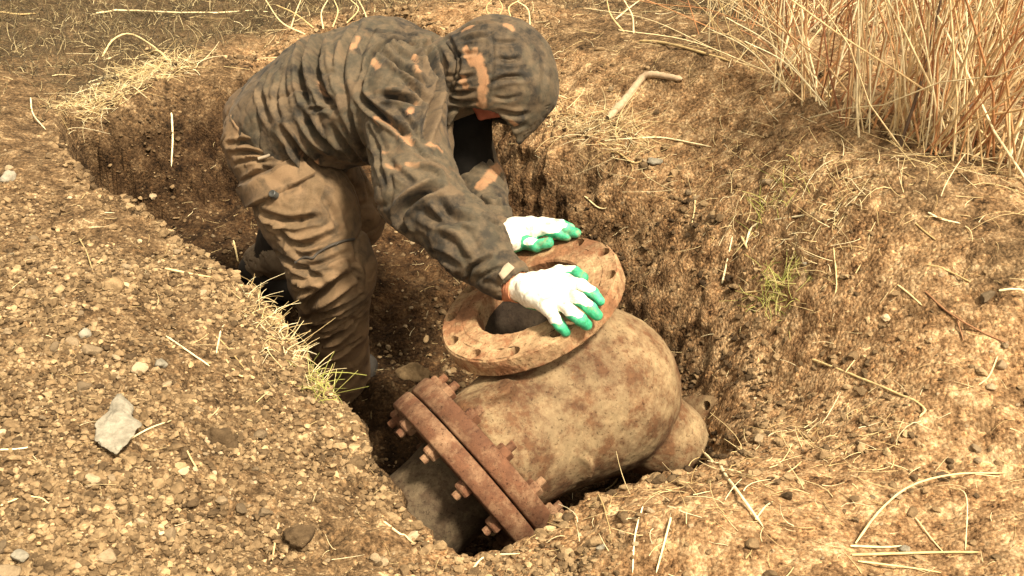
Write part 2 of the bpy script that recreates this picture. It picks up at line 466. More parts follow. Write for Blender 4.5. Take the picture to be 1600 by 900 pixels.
def floor_z(x, y):
    z = -.50 + .16 * sstep(3.15, 3.7, y) + .05 * sstep(3.7, 4.6, y)
    z = z + .14 * np.exp(-(((x + .33) / .16) ** 2 + ((y - 2.98) / .16) ** 2))
    return z

def axis_lines(lo, hi, h, ext, grow):
    c = list(np.arange(lo, hi + 1e-6, h)); s = h; v = hi
    up = []
    while v < ext: s *= grow; v += s; up.append(v)
    s = h; v = lo; dn = []
    while v > -ext: s *= grow; v -= s; dn.append(v)
    return np.array(dn[::-1] + c + up)
HX = .0056
def grow_lines(c, h, ext, grow):
    c = list(c); v, s = c[-1], h
    while v < ext: s *= grow; v += s; c.append(v)
    v, s = c[0], h; dn = []
    while v > -ext: s *= grow; v -= s; dn.append(v)
    return np.array(dn[::-1] + c)
gx = grow_lines(np.arange(-1.35, 1.6, HX), HX * 1.4, 300, 1.07)
gy = grow_lines(1.55 * np.exp(np.arange(0, math.log(7.2 / 1.55), .0023)), .010, 300, 1.07)
X, Y = np.meshgrid(gx, gy, indexing='ij')
x, y = X.ravel(), Y.ravel()
near = (x > -2.6) & (x < 2.4) & (y > 1.3) & (y < 7)
P0 = np.stack([x, y, np.zeros_like(x)], 1)
warp = np.zeros((len(x), 2)); Pn = P0[near]
warp[near, 0] = fbm(Pn * 6, 11, 4) * .022 + fbm(Pn * 24, 14, 2) * .012; warp[near, 1] = fbm(Pn * 6, 31, 4) * .022 + fbm(Pn * 24, 34, 2) * .012
H = out_height(x, y)
sdd = np.full(len(x), -9.0); wwd = np.full(len(x), .1)
sdd[near], wwd[near] = rim_dist(Pn[:, 0] + warp[near, 0], Pn[:, 1] + warp[near, 1])
lump = np.zeros(len(x)); lump[near] = fbm(Pn * 3.2, 3, 4) * .05 + fbm(Pn * 2.0 + 5, 8, 2) * .07 * sstep(.25, .6, Pn[:, 0])
H = H + lump * (1 - .3 * sstep(-.05, .05, sdd))
fz = floor_z(x, y) + lump * 1.2
t = np.clip(sdd / (wwd * 1.25), 0, 1)
prof = 1 - (1 - t) ** 1.6
soft = sstep(.12, .30, wwd); prof = prof * (.75 - .6 * soft) + (.25 + .6 * soft) * sstep(0, 1, t)
H = H + (fz - H) * prof
# rounded crest: spoil lip
Z = H.copy()
Vt = np.stack([x, y, Z], 1)
nx_, ny_ = len(gx), len(gy)
def grid_normals(Vt):
    G = Vt.reshape(nx_, ny_, 3); dx = np.gradient(G, axis=0); dy = np.gradient(G, axis=1)
    n = np.cross(dx, dy); n /= np.linalg.norm(n, axis=2, keepdims=True); return n.reshape(-1, 3)
N = grid_normals(Vt)
wall = np.clip((1 - N[:, 2]) * 1.6, 0, 1)
Pq = Vt[near].astype(np.float32)
# where the surface is gritty and where it is smooth packed earth
grit = .65 + 1.9 * fbm(Pq * 2.4, 77, 3)
grit = np.clip(grit + .3 * (Pq[:, 0] < -.35) * (Pq[:, 1] < 2.75), .12, 1.5)
grit *= (1 - .55 * sstep(2.6, 3.0, Pq[:, 1]) * (Pq[:, 0] < 0)) * (1 - .4 * sstep(-.45, -.3, Pq[:, 0]) * (Pq[:, 0] < .1))
f1, id1 = worley(Pq * 20 + fbm(Pq * 16, 5, 2)[:, None] * .5, 41)
f2, id2 = worley(Pq * 46 + fbm(Pq * 40, 6, 2)[:, None] * .4, 42)
f3, id3 = worley(Pq * 95, 43)
cl1 = np.clip(1 - f1 * 1.5, 0, 1) * (id1 > .55) * id1
cl2 = np.clip(1 - f2 * 1.4, 0, 1) * (id2 > .35) * id2
cl3 = np.clip(1 - f3 * 1.3, 0, 1) * id3
D = cl1 * .022 * grit + cl2 * .013 * grit + cl3 * .006 * (grit + .3)
D += fbm(Pq * 9, 51, 4) * .026 + fbm(Pq * 60, 52, 3) * .005 * sstep(-.25, .3, fbm(Pq * 5, 57, 3)) * (1 - .5 * sstep(.2, .5, Pq[:, 0])) - np.clip(.12 - np.abs(fbm(Pq * 8, 55, 3)), 0, 1) * .11 * sstep(-.1, .3, fbm(Pq * 3, 56, 2))
# trickled, clawed walls: extra lumps and vertical rills
wn = wall[near]
D *= 1 - .85 * wn * sstep(-.25, -.5, Pq[:, 0])
D *= 1 - .50 * sstep(.05, .35, Pq[:, 0])
D += wn * (fbm(Pq * 8, 61, 4) * (.014 + .020 * sstep(-.4, .1, Pq[:, 0]) - .020 * sstep(.25, .5, Pq[:, 0])) + np.clip(1 - f1 * 1.2, 0, 1) * .011 * sstep(-.6, -.2, Pq[:, 0]))
dens = sstep(1.45, 1.75, Pq[:, 1]) * 1.0
Vt[near] += N[near] * (D * dens)[:, None]
crevice_shade = np.ones(len(x)); crevice_shade[near] = np.clip(.25 + 2.2 * np.maximum.reduce([cl1, cl2 * .9, cl3 * .8]) + .25, 0, 1)
def terrain_z(px_, py_):
    i = np.clip(np.searchsorted(gx, px_) - 1, 0, nx_ - 2); j = np.clip(np.searchsorted(gy, py_) - 1, 0, ny_ - 2)
    u = np.clip((px_ - gx[i]) / (gx[i + 1] - gx[i]), 0, 1); v = np.clip((py_ - gy[j]) / (gy[j + 1] - gy[j]), 0, 1)
    Zg = Vt[:, 2].reshape(nx_, ny_)
    return (Zg[i, j] * (1 - u) * (1 - v) + Zg[i + 1, j] * u * (1 - v) + Zg[i, j + 1] * (1 - u) * v + Zg[i + 1, j + 1] * u * v)
def terrain_n(px_, py_):
    i = np.clip(np.searchsorted(gx, px_), 0, nx_ - 1); j = np.clip(np.searchsorted(gy, py_), 0, ny_ - 1)
    return N.reshape(nx_, ny_, 3)[i, j]
idx = np.arange(nx_ * ny_).reshape(nx_, ny_)
Q = np.stack([idx[:-1, :-1], idx[1:, :-1], idx[1:, 1:], idx[:-1, 1:]], -1).reshape(-1, 4)
gm = np_mesh('ground', Vt, Q)
orange = shep(x, y, 3); turf = shep(x, y, 5) * (sdd < .02)
damp_shade = sstep(.02, .5, t) * .95 * (sdd > 0)  # darkening grows with depth into the pit: moisture plus painted shade

attr(gm, 'orange', orange); attr(gm, 'turf', np.clip(turf, 0, 1)); attr(gm, 'damp_shade', damp_shade); attr(gm, 'crevice_shade', crevice_shade)
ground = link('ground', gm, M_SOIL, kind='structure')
print('terrain', len(x), round(time.perf_counter() - T0, 1))

def hit(px, py):
    """ground point seen at a photo pixel (marching the ray over the height field)"""
    d = pdir(px, py); s = np.linspace(1.6, 9, 3000); Pp = CAM + d * s[:, None]
    g = terrain_z(Pp[:, 0], Pp[:, 1]); k = np.argmax(Pp[:, 2] < g)
    return Pp[k]

exec_parts = True
# ================================================================== VALVE
M_IRON = rust_material('cast_iron_body', (.205, .145, .080), (.150, .075, .036), (.31, .225, .128), .44)
M_FLFACE = rust_material('flange_rust_face', (.31, .20, .105), (.30, .145, .072), (.52, .37, .21), .45)
M_RUST = rust_material('deep_rust', (.20, .110, .062), (.16, .072, .038), (.34, .22, .13), .5)
M_OLDPIPE = rust_material('buried_pipe', (.10, .075, .045), (.07, .045, .026), (.16, .12, .075), .4)
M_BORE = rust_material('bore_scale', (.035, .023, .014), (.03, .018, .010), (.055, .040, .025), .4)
valve = link('pipe_valve', None, label='large rusty cast iron pipe valve lying tilted in the pit under the worker\'s gloves', cat='valve')
c1 = atD(825, 463, 2.87); n1 = unit(camvec(-.41, .77, .484)); r1 = .217; TH = .046
c2 = atD(748, 728, 2.80); n2 = unit(camvec(-.745, -.665, 0)); vd2 = unit(c2 - CAM); n2 = unit(n2 - np.dot(n2, vd2) * vd2 - vd2 * .05)
cb = atD(916, 612, 2.95)
c3 = atD(1082, 712, 3.04); n3 = unit(camvec(.66, -.26, -.70))
valve.location = (cb[0], cb[1], cb[2] - .22)
VO = np.array(valve.location)
def vobj(name, V, Fc, m, smooth=True, parent=None, npm=False):
    V = np.asarray(V, float) - VO
    me = np_mesh(name, V, Fc, smooth) if npm else mesh_of(V, Fc, name, smooth)
    return link(name, me, m, parent or valve)
neck1 = c1 - n1 * TH
def valve_sdf(P):
    d = ell(P, cb, (unit(-n2), np.cross(-n2, n1), n1), (.212, .202, .200))
    e = cone(P, c2 - n2 * .045, cb, .150, .185); d = smin(d, e, .05)
    e = cone(P, neck1 - n1 * .006, cb, .150, .158); d = smin(d, e, .016)
    e = cone(P, cb + n3 * .04, c3, .125, .072); d = smin(d, e, .010)
    # seam collar at the rear branch
    e = np.maximum(cone(P, cb * .35 + c3 * .65, cb * .25 + c3 * .75, .104, .098), -.5); d = smin(d, e, .012)
    # hood towards the cover flange: web between the two flanges
    wa = atD(784, 602, 2.71); wb = atD(722, 650, 2.75); wc = atD(815, 660, 2.80)
    e = cone(P, wa, wb, .020, .03); d = smin(d, e, .015); e = cone(P, wa, wc, .016, .06); d = smin(d, e, .03)
    # boss on the flank
    bd_ = unit(pdir(905, 742) * 2.8 * 0 + (atD(893, 738, 2.765) - cb)); q = P - cb.astype(np.float32); h_ = q @ bd_.astype(np.float32); rr_ = np.sqrt(np.maximum((q * q).sum(1) - h_ * h_, 0)); e = np.maximum(rr_ - .047, np.abs(h_ - .14) - .098); d = smin(d, e, .003)
    # cut flat behind both flanges
    d = smax(d, (P - neck1.astype(np.float32)) @ n1.astype(np.float32), .004)
    d = smax(d, (P - (c2 - n2 * .043).astype(np.float32)) @ n2.astype(np.float32), .004)
    return d
lo = cb - .55; hi = cb + .5
V, Q = surface_nets(valve_sdf, lo, hi, .0055)
me = np_mesh('tmp', V, Q); Nn = vnormals(me); bpy.data.meshes.remove(me)
V = V + Nn * (fbm(V * 9, 5, 3) * .003 + fbm(V * 60, 8, 3) * .0013)[:, None]
# open the bore
rel = V - c1; ax = rel @ n1; rad = np.linalg.norm(rel - ax[:, None] * n1, axis=1)
kill = (rad < .136) & (ax > -.10)
Q = Q[~kill[Q].any(1)]
vobj('body', V, Q, M_IRON, True, None, True)
# top flange with bolt holes
def ring_with_holes(c, n, ro, ri, th, nh, rh, pcd, phase, rise=.004, rr=.165):
    """solid annulus, holes cut by construction: polar patches around each hole"""
    a, b, n = frame_from(n); V = []; Fl = []
    def P(r, t, h): return c + (a * math.cos(t) + b * math.sin(t)) * r + n * h
    seg = 8
    for k in range(nh):
        t0 = phase + 2 * math.pi * (k - .5) / nh; t1 = t0 + 2 * math.pi / nh; tm = (t0 + t1) / 2
        # square loop around the hole: n points on outline, n points on hole
        out = []
        rin = pcd - (ro - pcd) * 1.05
        m = 6
        for i in range(m): out.append((ro, t0 + (t1 - t0) * i / m))
        for i in range(4): out.append((ro + (rin - ro) * i / 4, t1))
        for i in range(m): out.append((rin, t1 + (t0 - t1) * i / m))
        for i in range(4): out.append((rin + (ro - rin) * i / 4, t0))
        hc = P(pcd, tm, 0)
        er = a * math.cos(tm) + b * math.sin(tm); et = -a * math.sin(tm) + b * math.cos(tm)
        for (h, flip) in ((0, False), (-th, True)):
            base = len(V); N_ = len(out)
            for (r, t) in out: V.append(P(r, t, h + (0)))
            for (r, t) in out:
                p = P(r, t, 0) - hc; ang = math.atan2(np.dot(p, et), np.dot(p, er))
                V.append(hc + (er * math.cos(ang) + et * math.sin(ang)) * rh + n * h)
            for i in range(N_):
                j = (i + 1) % N_; q = (base + i, base + j, base + N_ + j, base + N_ + i)
                Fl.append(q[::-1] if flip else q)
        top = len(V) - 4 * len(out) + len(out); bot = len(V) - len(out)
        for i in range(N_):
            j = (i + 1) % N_; Fl.append((top + i, top + j, bot + j, bot + i))
    return V, Fl, rin
V, Fl, rin = ring_with_holes(c1, n1, r1 - .004, .125, TH, 12, .0165, .197, .16)
for (prof_, cl) in (([(r1 - .004, -.0), (r1, -.004), (r1 + .001, -.017), (r1, -TH + .004), (r1 - .004, -TH)], False),
                    ([(rin, -TH), (.128, -TH), (.128, -.003), (.132, .0012), (.150, .0020), (.160, .0018), (.163, .0002), (rin, 0)], False)):
    b0 = len(V); v2, f2_ = lathe(prof_, c1, n1, 96); V += v2; Fl += [tuple(i + b0 for i in f) for f in f2_]
me = mesh_of(np.array(V) - VO, Fl, 'flange', False)
fo = link('flange', me, M_FLFACE, valve); fo['label'] = 'open top flange ring with empty bolt holes'
def worn(o, lv, st):
    dp = o.modifiers.new('sub', 'SUBSURF'); dp.subdivision_type = 'SIMPLE'; dp.levels = lv; dp.render_levels = lv
    tx = bpy.data.textures.new('scale', 'CLOUDS'); tx.noise_scale = .022; tx.noise_depth = 4
    dm = o.modifiers.new('wear', 'DISPLACE'); dm.texture = tx; dm.strength = st; dm.mid_level = .5
worn(fo, 2, .006)
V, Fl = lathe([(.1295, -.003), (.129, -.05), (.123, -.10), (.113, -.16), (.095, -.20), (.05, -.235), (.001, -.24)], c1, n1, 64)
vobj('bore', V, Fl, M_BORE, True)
# cover flanges on the lower left end
g1c = c2 - n2 * .041
def disc(c, n, ro, ri, th, name, m, rise=.003):
    V, Fl = lathe([(ri, 0), (ro - .004, 0), (ro, .004), (ro + .0012, th * .5), (ro, th - .004), (ro - .004, th), (ri, th)], c, n, 96, True)
    V = np.array(V); rel = V - c; V = V + (V - c) * (fbm(V * 40, 9, 3) * .006)[:, None]
    return vobj(name, V, Fl, m, True)
disc(g1c, n2, .222, .11, .046, 'flange', M_RUST)['label'] = 'upper rusty cover flange'
disc(g1c + n2 * .0500, n2, .226, .06, .046, 'flange', M_RUST)['label'] = 'lower rusty cover flange'
disc(g1c + n2 * .0450, n2, .200, .11, .006, 'gasket', M_BORE)
V, Fl = lathe([(.118, 0), (.116, .02), (.112, .05), (.112, .42)], g1c + n2 * .095, n2, 48); vobj('pipe', V, Fl, M_OLDPIPE, True)
def hexnut(c, n, r, th, V, Fl, rot=0):
    a, b, n = frame_from(n); s = len(V)
    for h, rr in ((0, r), (th * .8, r), (th, r * .85)):
        for k in range(6):
            t = k * math.pi / 3 + rot; V.append(c + (a * math.cos(t) + b * math.sin(t)) * rr + n * h)
    for l in range(2):
        for k in range(6): Fl.append((s + l * 6 + k, s + l * 6 + (k + 1) % 6, s + l * 6 + 6 + (k + 1) % 6, s + l * 6 + 6 + k))
    Fl.append(tuple(s + 12 + k for k in range(6))); Fl.append(tuple(s + 5 - k for k in range(6)))
a2, b2, _ = frame_from(n2)
bme = None
for k in range(12):
    t = 2 * math.pi * (k + .35) / 12; rot = random.random() * 6
    c = g1c + (a2 * math.cos(t) + b2 * math.sin(t)) * .194
    V = []; Fl = []
    hexnut(c + n2 * .0965, n2, .0205, .018, V, Fl, rot)
    hexnut(c + n2 * -.0005, -n2, .0205, .016, V, Fl, rot * 2)
    s = len(V); v2, f2_ = lathe([(.0001, -.034), (.009, -.034), (.0095, -.032), (.0095, .126), (.009, .130), (.0001, .130)], c, n2, 10); V += v2; Fl += [tuple(i + s for i in f) for f in f2_]
    vobj('bolt', np.array(V) + fbm(np.array(V) * 90, 4, 2)[:, None] * .0012, Fl, M_RUST, False)
# rear branch flange
V, Fl, rin = ring_with_holes(c3 + n3 * .03, n3, .148, .07, .026, 8, .012, .124, .5)
for prof_ in ([(.148, 0), (.1500, -.013), (.148, -.026)], [(rin, -.026), (.07, -.026), (.07, 0), (rin, 0)]):
    b0 = len(V); v2, f2_ = lathe(prof_, c3 + n3 * .03, n3, 64); V += v2; Fl += [tuple(i + b0 for i in f) for f in f2_]
o = vobj('flange', V, Fl, M_IRON, False); o['label'] = 'small rear branch flange half hidden by earth'
print('valve', round(time.perf_counter() - T0, 1))

# ================================================================== PERSON
def cloth_material(name, base, dark, light, patch, dirt, dirt_amt=.5):
    m, t, b = mat(name); c = objc(t)
    n1 = noise(t, 6.5, 3, .5, c, 1.2); n2 = noise(t, 8, 3, .55, c, 1.0); n3 = noise(t, 420, 2, .6, c); n4 = noise(t, 28, 6, .7, c)
    col = mix(t, ramp(t, n1, [(.50, (0, 0, 0)), (.545, (1, 1, 1))]), base, dark)
    col = mix(t, ramp(t, n2, [(.56, (0, 0, 0)), (.60, (1, 1, 1))]), col, light)
    col = mix(t, at_(t, 'patch'), col, patch)
    wn_ = ramp(t, n4, [(.5 - dirt_amt * .25, (0, 0, 0)), (.75, (1, 1, 1))])
    col = mix(t, mth(t, 'MULTIPLY', mth(t, 'ADD', wn_, at_(t, 'mud')), .8), col, dirt)
    col = mix(t, .5, col, ramp(t, n3, [(.3, (.75, .75, .75)), (.7, (1.2, 1.2, 1.2))]), 'MULTIPLY')
    t.links.new(col, b.inputs['Base Color']); b.inputs['Roughness'].default_value = .8
    b.inputs['Specular IOR Level'].default_value = .25
    b.inputs['Sheen Weight'].default_value = .03
    bump(t, b, mth(t, 'ADD', mth(t, 'MULTIPLY', n3, .3), n4), .35, .004)
    return m
M_JACKET = cloth_material('jacket_camouflage', (.052, .043, .028), (.022, .018, .013), (.085, .058, .034), (.30, .16, .08), (.15, .104, .060), .40)
M_TROUSER = cloth_material('muddy_trousers', (.115, .076, .040), (.070, .048, .027), (.165, .105, .056), (.21, .135, .072), (.21, .132, .070), .5)
def plain(name, col, rough=.8, bscale=200, bs=.3, var=.35):
    m, t, b = mat(name); n = noise(t, bscale, 3, .6, objc(t)); n2 = noise(t, 22, 5, .6, objc(t))
    c = mix(t, 1.0, col, ramp(t, n2, [(.3, (1 - var,) * 3), (.7, (1 + var * .5,) * 3)]), 'MULTIPLY')
    t.links.new(c, b.inputs['Base Color']); b.inputs['Roughness'].default_value = rough
    bump(t, b, n, bs, .002); return m
M_SKIN = plain('ruddy_skin', (.36, .105, .06), .6)
M_BOOT = plain('boot_leather', (.035, .030, .025), .6)
M_BOOTC = plain('boot_canvas', (.26, .19, .12), .85)
M_CORD = plain('cord', (.05, .04, .03), .8)
M_BUTTON = plain('button', (.05, .05, .045), .4)
M_CUFF = plain('knit_cuff', (.60, .24, .12), .9, 500, .8)
M_TAB = plain('tab', (.33, .26, .18), .8)
M_SHADE_SOLE = plain('shade_fill_and_sole', (.008, .007, .006), .95); M_SHADE_SOLE.node_tree.nodes['Principled BSDF'].inputs['Specular IOR Level'].default_value = .05  # near black: the added shade mass at the chest, and the boot soles
def glove_material():
    m, t, b = mat('knit_glove_rubber_dipped'); g = at_(t, 'rubber'); c = objc(t)
    n = noise(t, 600, 2, .5, c); n2 = noise(t, 45, 5, .6, c)
    white = ramp(t, n2, [(.32, (.60, .54, .42)), (.5, (.85, .83, .72))]); green = ramp(t, n2, [(.3, (.015, .16, .075)), (.5, (.035, .36, .18)), (.68, (.10, .50, .28)), (.78, (.45, .55, .35))])
    f = ramp(t, g, [(.45, (0, 0, 0)), (.55, (1, 1, 1))])
    sm = noise(t, 30, 6, .7, c, .6); gc = mix(t, ramp(t, sm, [(.50, (0, 0, 0)), (.68, (.8, .8, .8))]), mix(t, f, white, green), (.30, .20, .11)); t.links.new(gc, b.inputs['Base Color']); b.inputs['Roughness'].default_value = .6
    bump(t, b, mth(t, 'ADD', n, n2), .35, .002); return m
M_GLOVE = glove_material()

person = link('person', None, label='person in hooded dark camouflage jacket, muddy trousers and green-dipped gloves bending over the valve', cat='person')
pel = atY(432, 200, 3.22); mid = atY(510, 160, 3.18); chest = atY(598, 150, 3.13); neck = atY(672, 140, 3.10); head = atY(778, 128, 3.04)
nhip = atY(446, 232, 3.10); nkn = atY(517, 420, 2.92); nank = atY(528, 590, 3.04)
fhip = atY(455, 190, 3.34); fkn = atY(548, 338, 3.36); fank = atY(424, 405, 3.50)
nsh = atY(626, 165, 2.94); nel = atY(652, 300, 2.72); 
fsh = atY(690, 140, 3.28); fel = atY(748, 300, 3.02)
def onfl(px, py, h): return onplane(px, py, c1 + n1 * h, n1)
nwr = onfl(806, 448, .060); fwr = onfl(783, 374, .050)
foot_n = nank * 1.0; 
person.location = (nank[0], nank[1], -.5)
PO = np.array(person.location)
LAT = unit([.08, 1, 0])
def pobj(name, V, Q, m, npm=True, smooth=True, parent=None, pats=None, base=PO, mud=None):
    V = np.asarray(V, float) - base
    me = np_mesh(name, V, Q, smooth) if npm else mesh_of(V, Q, name, smooth)
    if pats is not None: attr(me, 'patch', pats)
    if mud is not None: attr(me, 'mud', mud)
    return link(name, me, m, parent or person)
def fold(V, Q, folds, amb=None):
    """press creases and raise ridges along lines traced on the cloth"""
    me = np_mesh('tmp', V, Q); Nn = vnormals(me).astype(float); bpy.data.meshes.remove(me)
    bvh = BVHTree.FromPolygons([tuple(v) for v in V.tolist()], Q.tolist())
    D = np.zeros(len(V))
    for pts, wd, dep in folds:
        _k = abs(math.sin(pts[0][0] * 12.9 + pts[0][1] * 7.3)); dep = dep * (.85 + 1.1 * _k); wd = wd * (.72 + .35 * _k)
        pp = smooth_path([(a, b, 0) for a, b in pts], max(6, len(pts) * 6)); hits = []
        for q in pp:
            h = bvh.ray_cast(Vector(CAM), Vector(unit(pdir(q[0], q[1]))))
            if h[0] is not None: hits.append(np.array(h[0]))
        if len(hits) < 2: continue
        H_ = np.array(hits); lo_, hi_ = H_.min(0) - wd * 4, H_.max(0) + wd * 4
        m = ((V > lo_) & (V < hi_)).all(1); Vi = V[m]; best = np.full(len(Vi), 9.0); tt = np.zeros(len(Vi)); sg = np.zeros(len(Vi))
        K = len(H_) - 1
        for i in range(K):
            a, b = H_[i], H_[i + 1]; ab = b - a
            if np.linalg.norm(ab) > .06: continue
            t = np.clip(((Vi - a) @ ab) / (ab @ ab + 1e-12), 0, 1); r = Vi - a - t[:, None] * ab; d = np.sqrt((r * r).sum(1))
            mm = d < best; best = np.where(mm, d, best); tt = np.where(mm, (i + t) / K, tt)
        taper = np.sqrt(np.clip(np.sin(np.pi * np.clip(tt, 0, 1)) + .08, 0, 1))
        u = best / wd
        # crease with raised shoulders
        D[m] += dep * taper * (np.exp(-u * u) - .45 * np.exp(-((u - 1.9) / .8) ** 2))
    return V + Nn * D[:, None], Nn
# ---- body (one continuous mesh: head, trunk, limbs under the clothes)
fdir = unit([-.25, -.42, -.87])     # where the face points
hup = unit(np.cross(fdir, np.cross(unit(head - neck), fdir)) + 0)
hr = unit(np.cross(fdir, hup))
hc = head - fdir * .012
def body_sdf(P):
    d = chain(P, [pel, mid, chest, neck], [.10, .10, .115, .07], .05, LAT, 1.35)
    d = smin(d, cone(P, neck, hc, .058, .055), .03)
    hd = ell(P, hc, (fdir, hup, hr), (.098, .115, .078)); hd = smin(hd, cone(P, hc + fdir * .045 - hup * .05, hc + fdir * .06 - hup * .085, .045, .030), .03)
    nose = cone(P, hc + fdir * .090 + hup * .015, hc + fdir * .104 - hup * .022, .007, .011); hd = smin(hd, nose, .012)
    for s in (-1, 1):
        eye = hc + fdir * .088 + hup * .018 + hr * s * .032
        hd = smax(hd, -(np.linalg.norm(P - eye.astype(np.float32), axis=1) - .014), .012)
        hd = np.minimum(hd, np.linalg.norm(P - (eye - fdir * .010).astype(np.float32), axis=1) - .0125)
        hd = smin(hd, ell(P, hc - hup * .01 + hr * s * .080 - fdir * .01, (fdir, hup, hr), (.020, .032, .009)), .008)
    mo = hc + fdir * .094 - hup * .055
    hd = smax(hd, -cone(P, mo - hr * .02, mo + hr * .02, .0045, .0045), .006)
    d = smin(d, hd, .02)
    for pts, rs in (((chest, nsh, nel, nwr), (.07, .06, .045, .028)), ((chest, fsh, fel, fwr), (.07, .06, .045, .028)),
                    ((pel, nhip, nkn, nank), (.09, .085, .06, .04)), ((pel, fhip, fkn, fank), (.09, .085, .06, .04))):
        d = smin(d, chain(P, pts, rs, .02), .03)
    return d
allp = np.array([pel, head, nank, fank, nwr, fwr, nkn, nel, fsh])
V, Q = surface_nets(body_sdf, allp.min(0) - .18, allp.max(0) + .18, .006)
pobj('body', V, Q, M_SKIN)
print('body', round(time.perf_counter() - T0, 1))
# ---- jacket
def jacket_sdf(P):
    lat2 = LAT
    d = chain(P, [atY(452, 182, 3.20), mid, chest + np.array([0, 0, .02]), atY(660, 128, 3.10)], [.140, .150, .158, .112], .07, lat2, 1.42)
    # near sleeve: baggy
    a = chain(P, [atY(618, 160, 2.98), nsh, nel, nel * .45 + nwr * .55, nwr * .90 + nel * .10], [.10, .102, .094, .080, .052], .03)
    d = smin(d, a, .035)
    a = chain(P, [chest, fsh, fel, fwr * .93 + fel * .07], [.10, .092, .072, .046], .03); d = smin(d, a, .04)
    # collar round the neck
    a = cone(P, neck, neck * .62 + head * .38, .098, .095); d = smin(d, a, .03)
    # skirt of the jacket flaring over the seat
    a = cone(P, atY(432, 200, 3.22), atY(480, 225, 3.15), .128, .125, lat2, 1.45); d = smin(d, a, .03)
    # open cuffs
    for wr, el, rr in ((nwr, nel, .036), (fwr, fel, .034)):
        ax = unit(wr - el); d = smax(d, -cone(P, wr - ax * .07, wr + ax * .06, rr, rr + .004), .006)
    # cut the hem
    ha = unit(mid - pel) + np.array([0, 0, .35]); ha = unit(ha)
    d = smax(d, -((P - atY(402, 214, 3.2).astype(np.float32)) @ ha.astype(np.float32)), .012)
    return d
lo = np.min([pel, neck, nwr, fwr, nsh, nel, fsh], 0) - .27; hi = np.max([pel, neck, nwr, fwr, nsh, fsh], 0) + .2
V, Q = surface_nets(jacket_sdf, lo, hi, .0048)
W = [  # (photo pixels traced), half width, depth
 ([(440, 109), (429, 152), (440, 196)], .010, -.010), ([(494, 47), (476, 72), (469, 120), (479, 163)], .010, -.016), ([(530, 40), (501, 65), (494, 109), (508, 152), (523, 170)], .011, -.018),
 ([(560, 34), (540, 70), (532, 120), (545, 160)], .009, -.010), ([(585, 40), (565, 80), (560, 110)], .007, -.008), ([(415, 118), (408, 150), (420, 190)], .009, -.009),
 ([(458, 85), (450, 120), (455, 160)], .008, .006), ([(512, 60), (515, 110), (528, 150)], .008, .006),
 ([(563, 127), (566, 152), (595, 181), (646, 214)], .009, -.022), ([(563, 127), (575, 95), (595, 72), (621, 60), (668, 69), (692, 45)], .007, -.014),
 ([(595, 76), (628, 105), (668, 134)], .009, -.016), ([(595, 149), (621, 152), (650, 161)], .008, -.018), ([(668, 72), (671, 101), (686, 138)], .010, -.024),
 ([(684, 130), (676, 170), (661, 217)], .009, -.018), ([(625, 120), (650, 140), (672, 170)], .008, -.010), ([(620, 170), (640, 190), (655, 218)], .006, -.009),
 ([(600, 35), (650, 44), (690, 50)], .006, -.010), ([(575, 48), (630, 50), (680, 62)], .005, -.007), ([(605, 60), (640, 85), (660, 100)], .006, .006),
 ([(440, 203), (465, 232), (494, 261), (530, 268)], .009, -.016), ([(450, 235), (480, 268), (510, 285)], .008, .010), ([(470, 175), (500, 215), (540, 245)], .010, -.014),
 ([(480, 172), (505, 170), (528, 168)], .004, -.006), ([(520, 200), (545, 235), (580, 265)], .012, -.014), ([(540, 160), (560, 215), (585, 255)], .010, -.012),
 ([(684, 290), (649, 308), (627, 334), (640, 366)], .009, -.022), ([(684, 308), (702, 334), (738, 339)], .010, -.012), ([(650, 255), (680, 265), (697, 280)], .007, .008),
 ([(764, 401), (733, 423), (729, 441)], .007, -.014), ([(791, 414), (760, 428), (742, 441)], .006, -.010), ([(690, 350), (720, 372), (735, 400)], .010, .006), ([(600, 245), (625, 270), (650, 290)], .010, -.008),
 ([(655, 330), (690, 345), (715, 350)], .010, -.008), ([(575, 200), (590, 240), (600, 290)], .007, -.006), ([(610, 190), (650, 232), (690, 262)], .006, -.006),
 ([(655, 395), (690, 400), (712, 415)], .008, -.009), ([(700, 420), (715, 440), (740, 450)], .006, -.007),
 ([(735, 305), (765, 318), (795, 315)], .008, -.010), ([(745, 330), (770, 345), (790, 350)], .007, -.010), ([(760, 255), (780, 275), (795, 290)], .008, -.010)]
V, Nn = fold(V, Q, W)
# soft random drape, running across the trunk and the sleeves
axd = unit(neck - pel)
s_ = (V - pel) @ axd; la_ = (V - pel) @ LAT
rip = np.sin((s_ * 62 + la_ * 8 + fbm(V * 5, 3, 3) * 3.2)) * .5 + .5
V = V + Nn * (fbm(V * 11, 21, 3) * .009 + (rip ** 2 - .4) * .0020 * sstep(.1, .5, fbm(V * 4, 91, 2) + .5) + fbm(V * 34, 22, 3) * .0026 - .006 * np.exp(-(fbm(V * 5.5 + 3, 23, 2) / .05) ** 2) - .002 * np.exp(-(fbm(V * 22, 28, 2) / .06) ** 2))[:, None]
def patch_caps(V, Nn, lst):
    """printed patches: capsules given by photo points"""
    me = None; bv = PBV; out = np.zeros(len(V)); nz = fbm(V * 70, 71, 3) * .006
    for (a, b, r) in lst:
        ha = bv.ray_cast(Vector(CAM), Vector(unit(pdir(*a))))[0]; hb = bv.ray_cast(Vector(CAM), Vector(unit(pdir(*b))))[0]
        if ha is None or hb is None: continue
        d = cone(V, np.array(ha), np.array(hb), r, r) + nz; out = np.maximum(out, sstep(.002, -.002, d))
    return out
PBV = BVHTree.FromPolygons([tuple(v) for v in V.tolist()], Q.tolist())
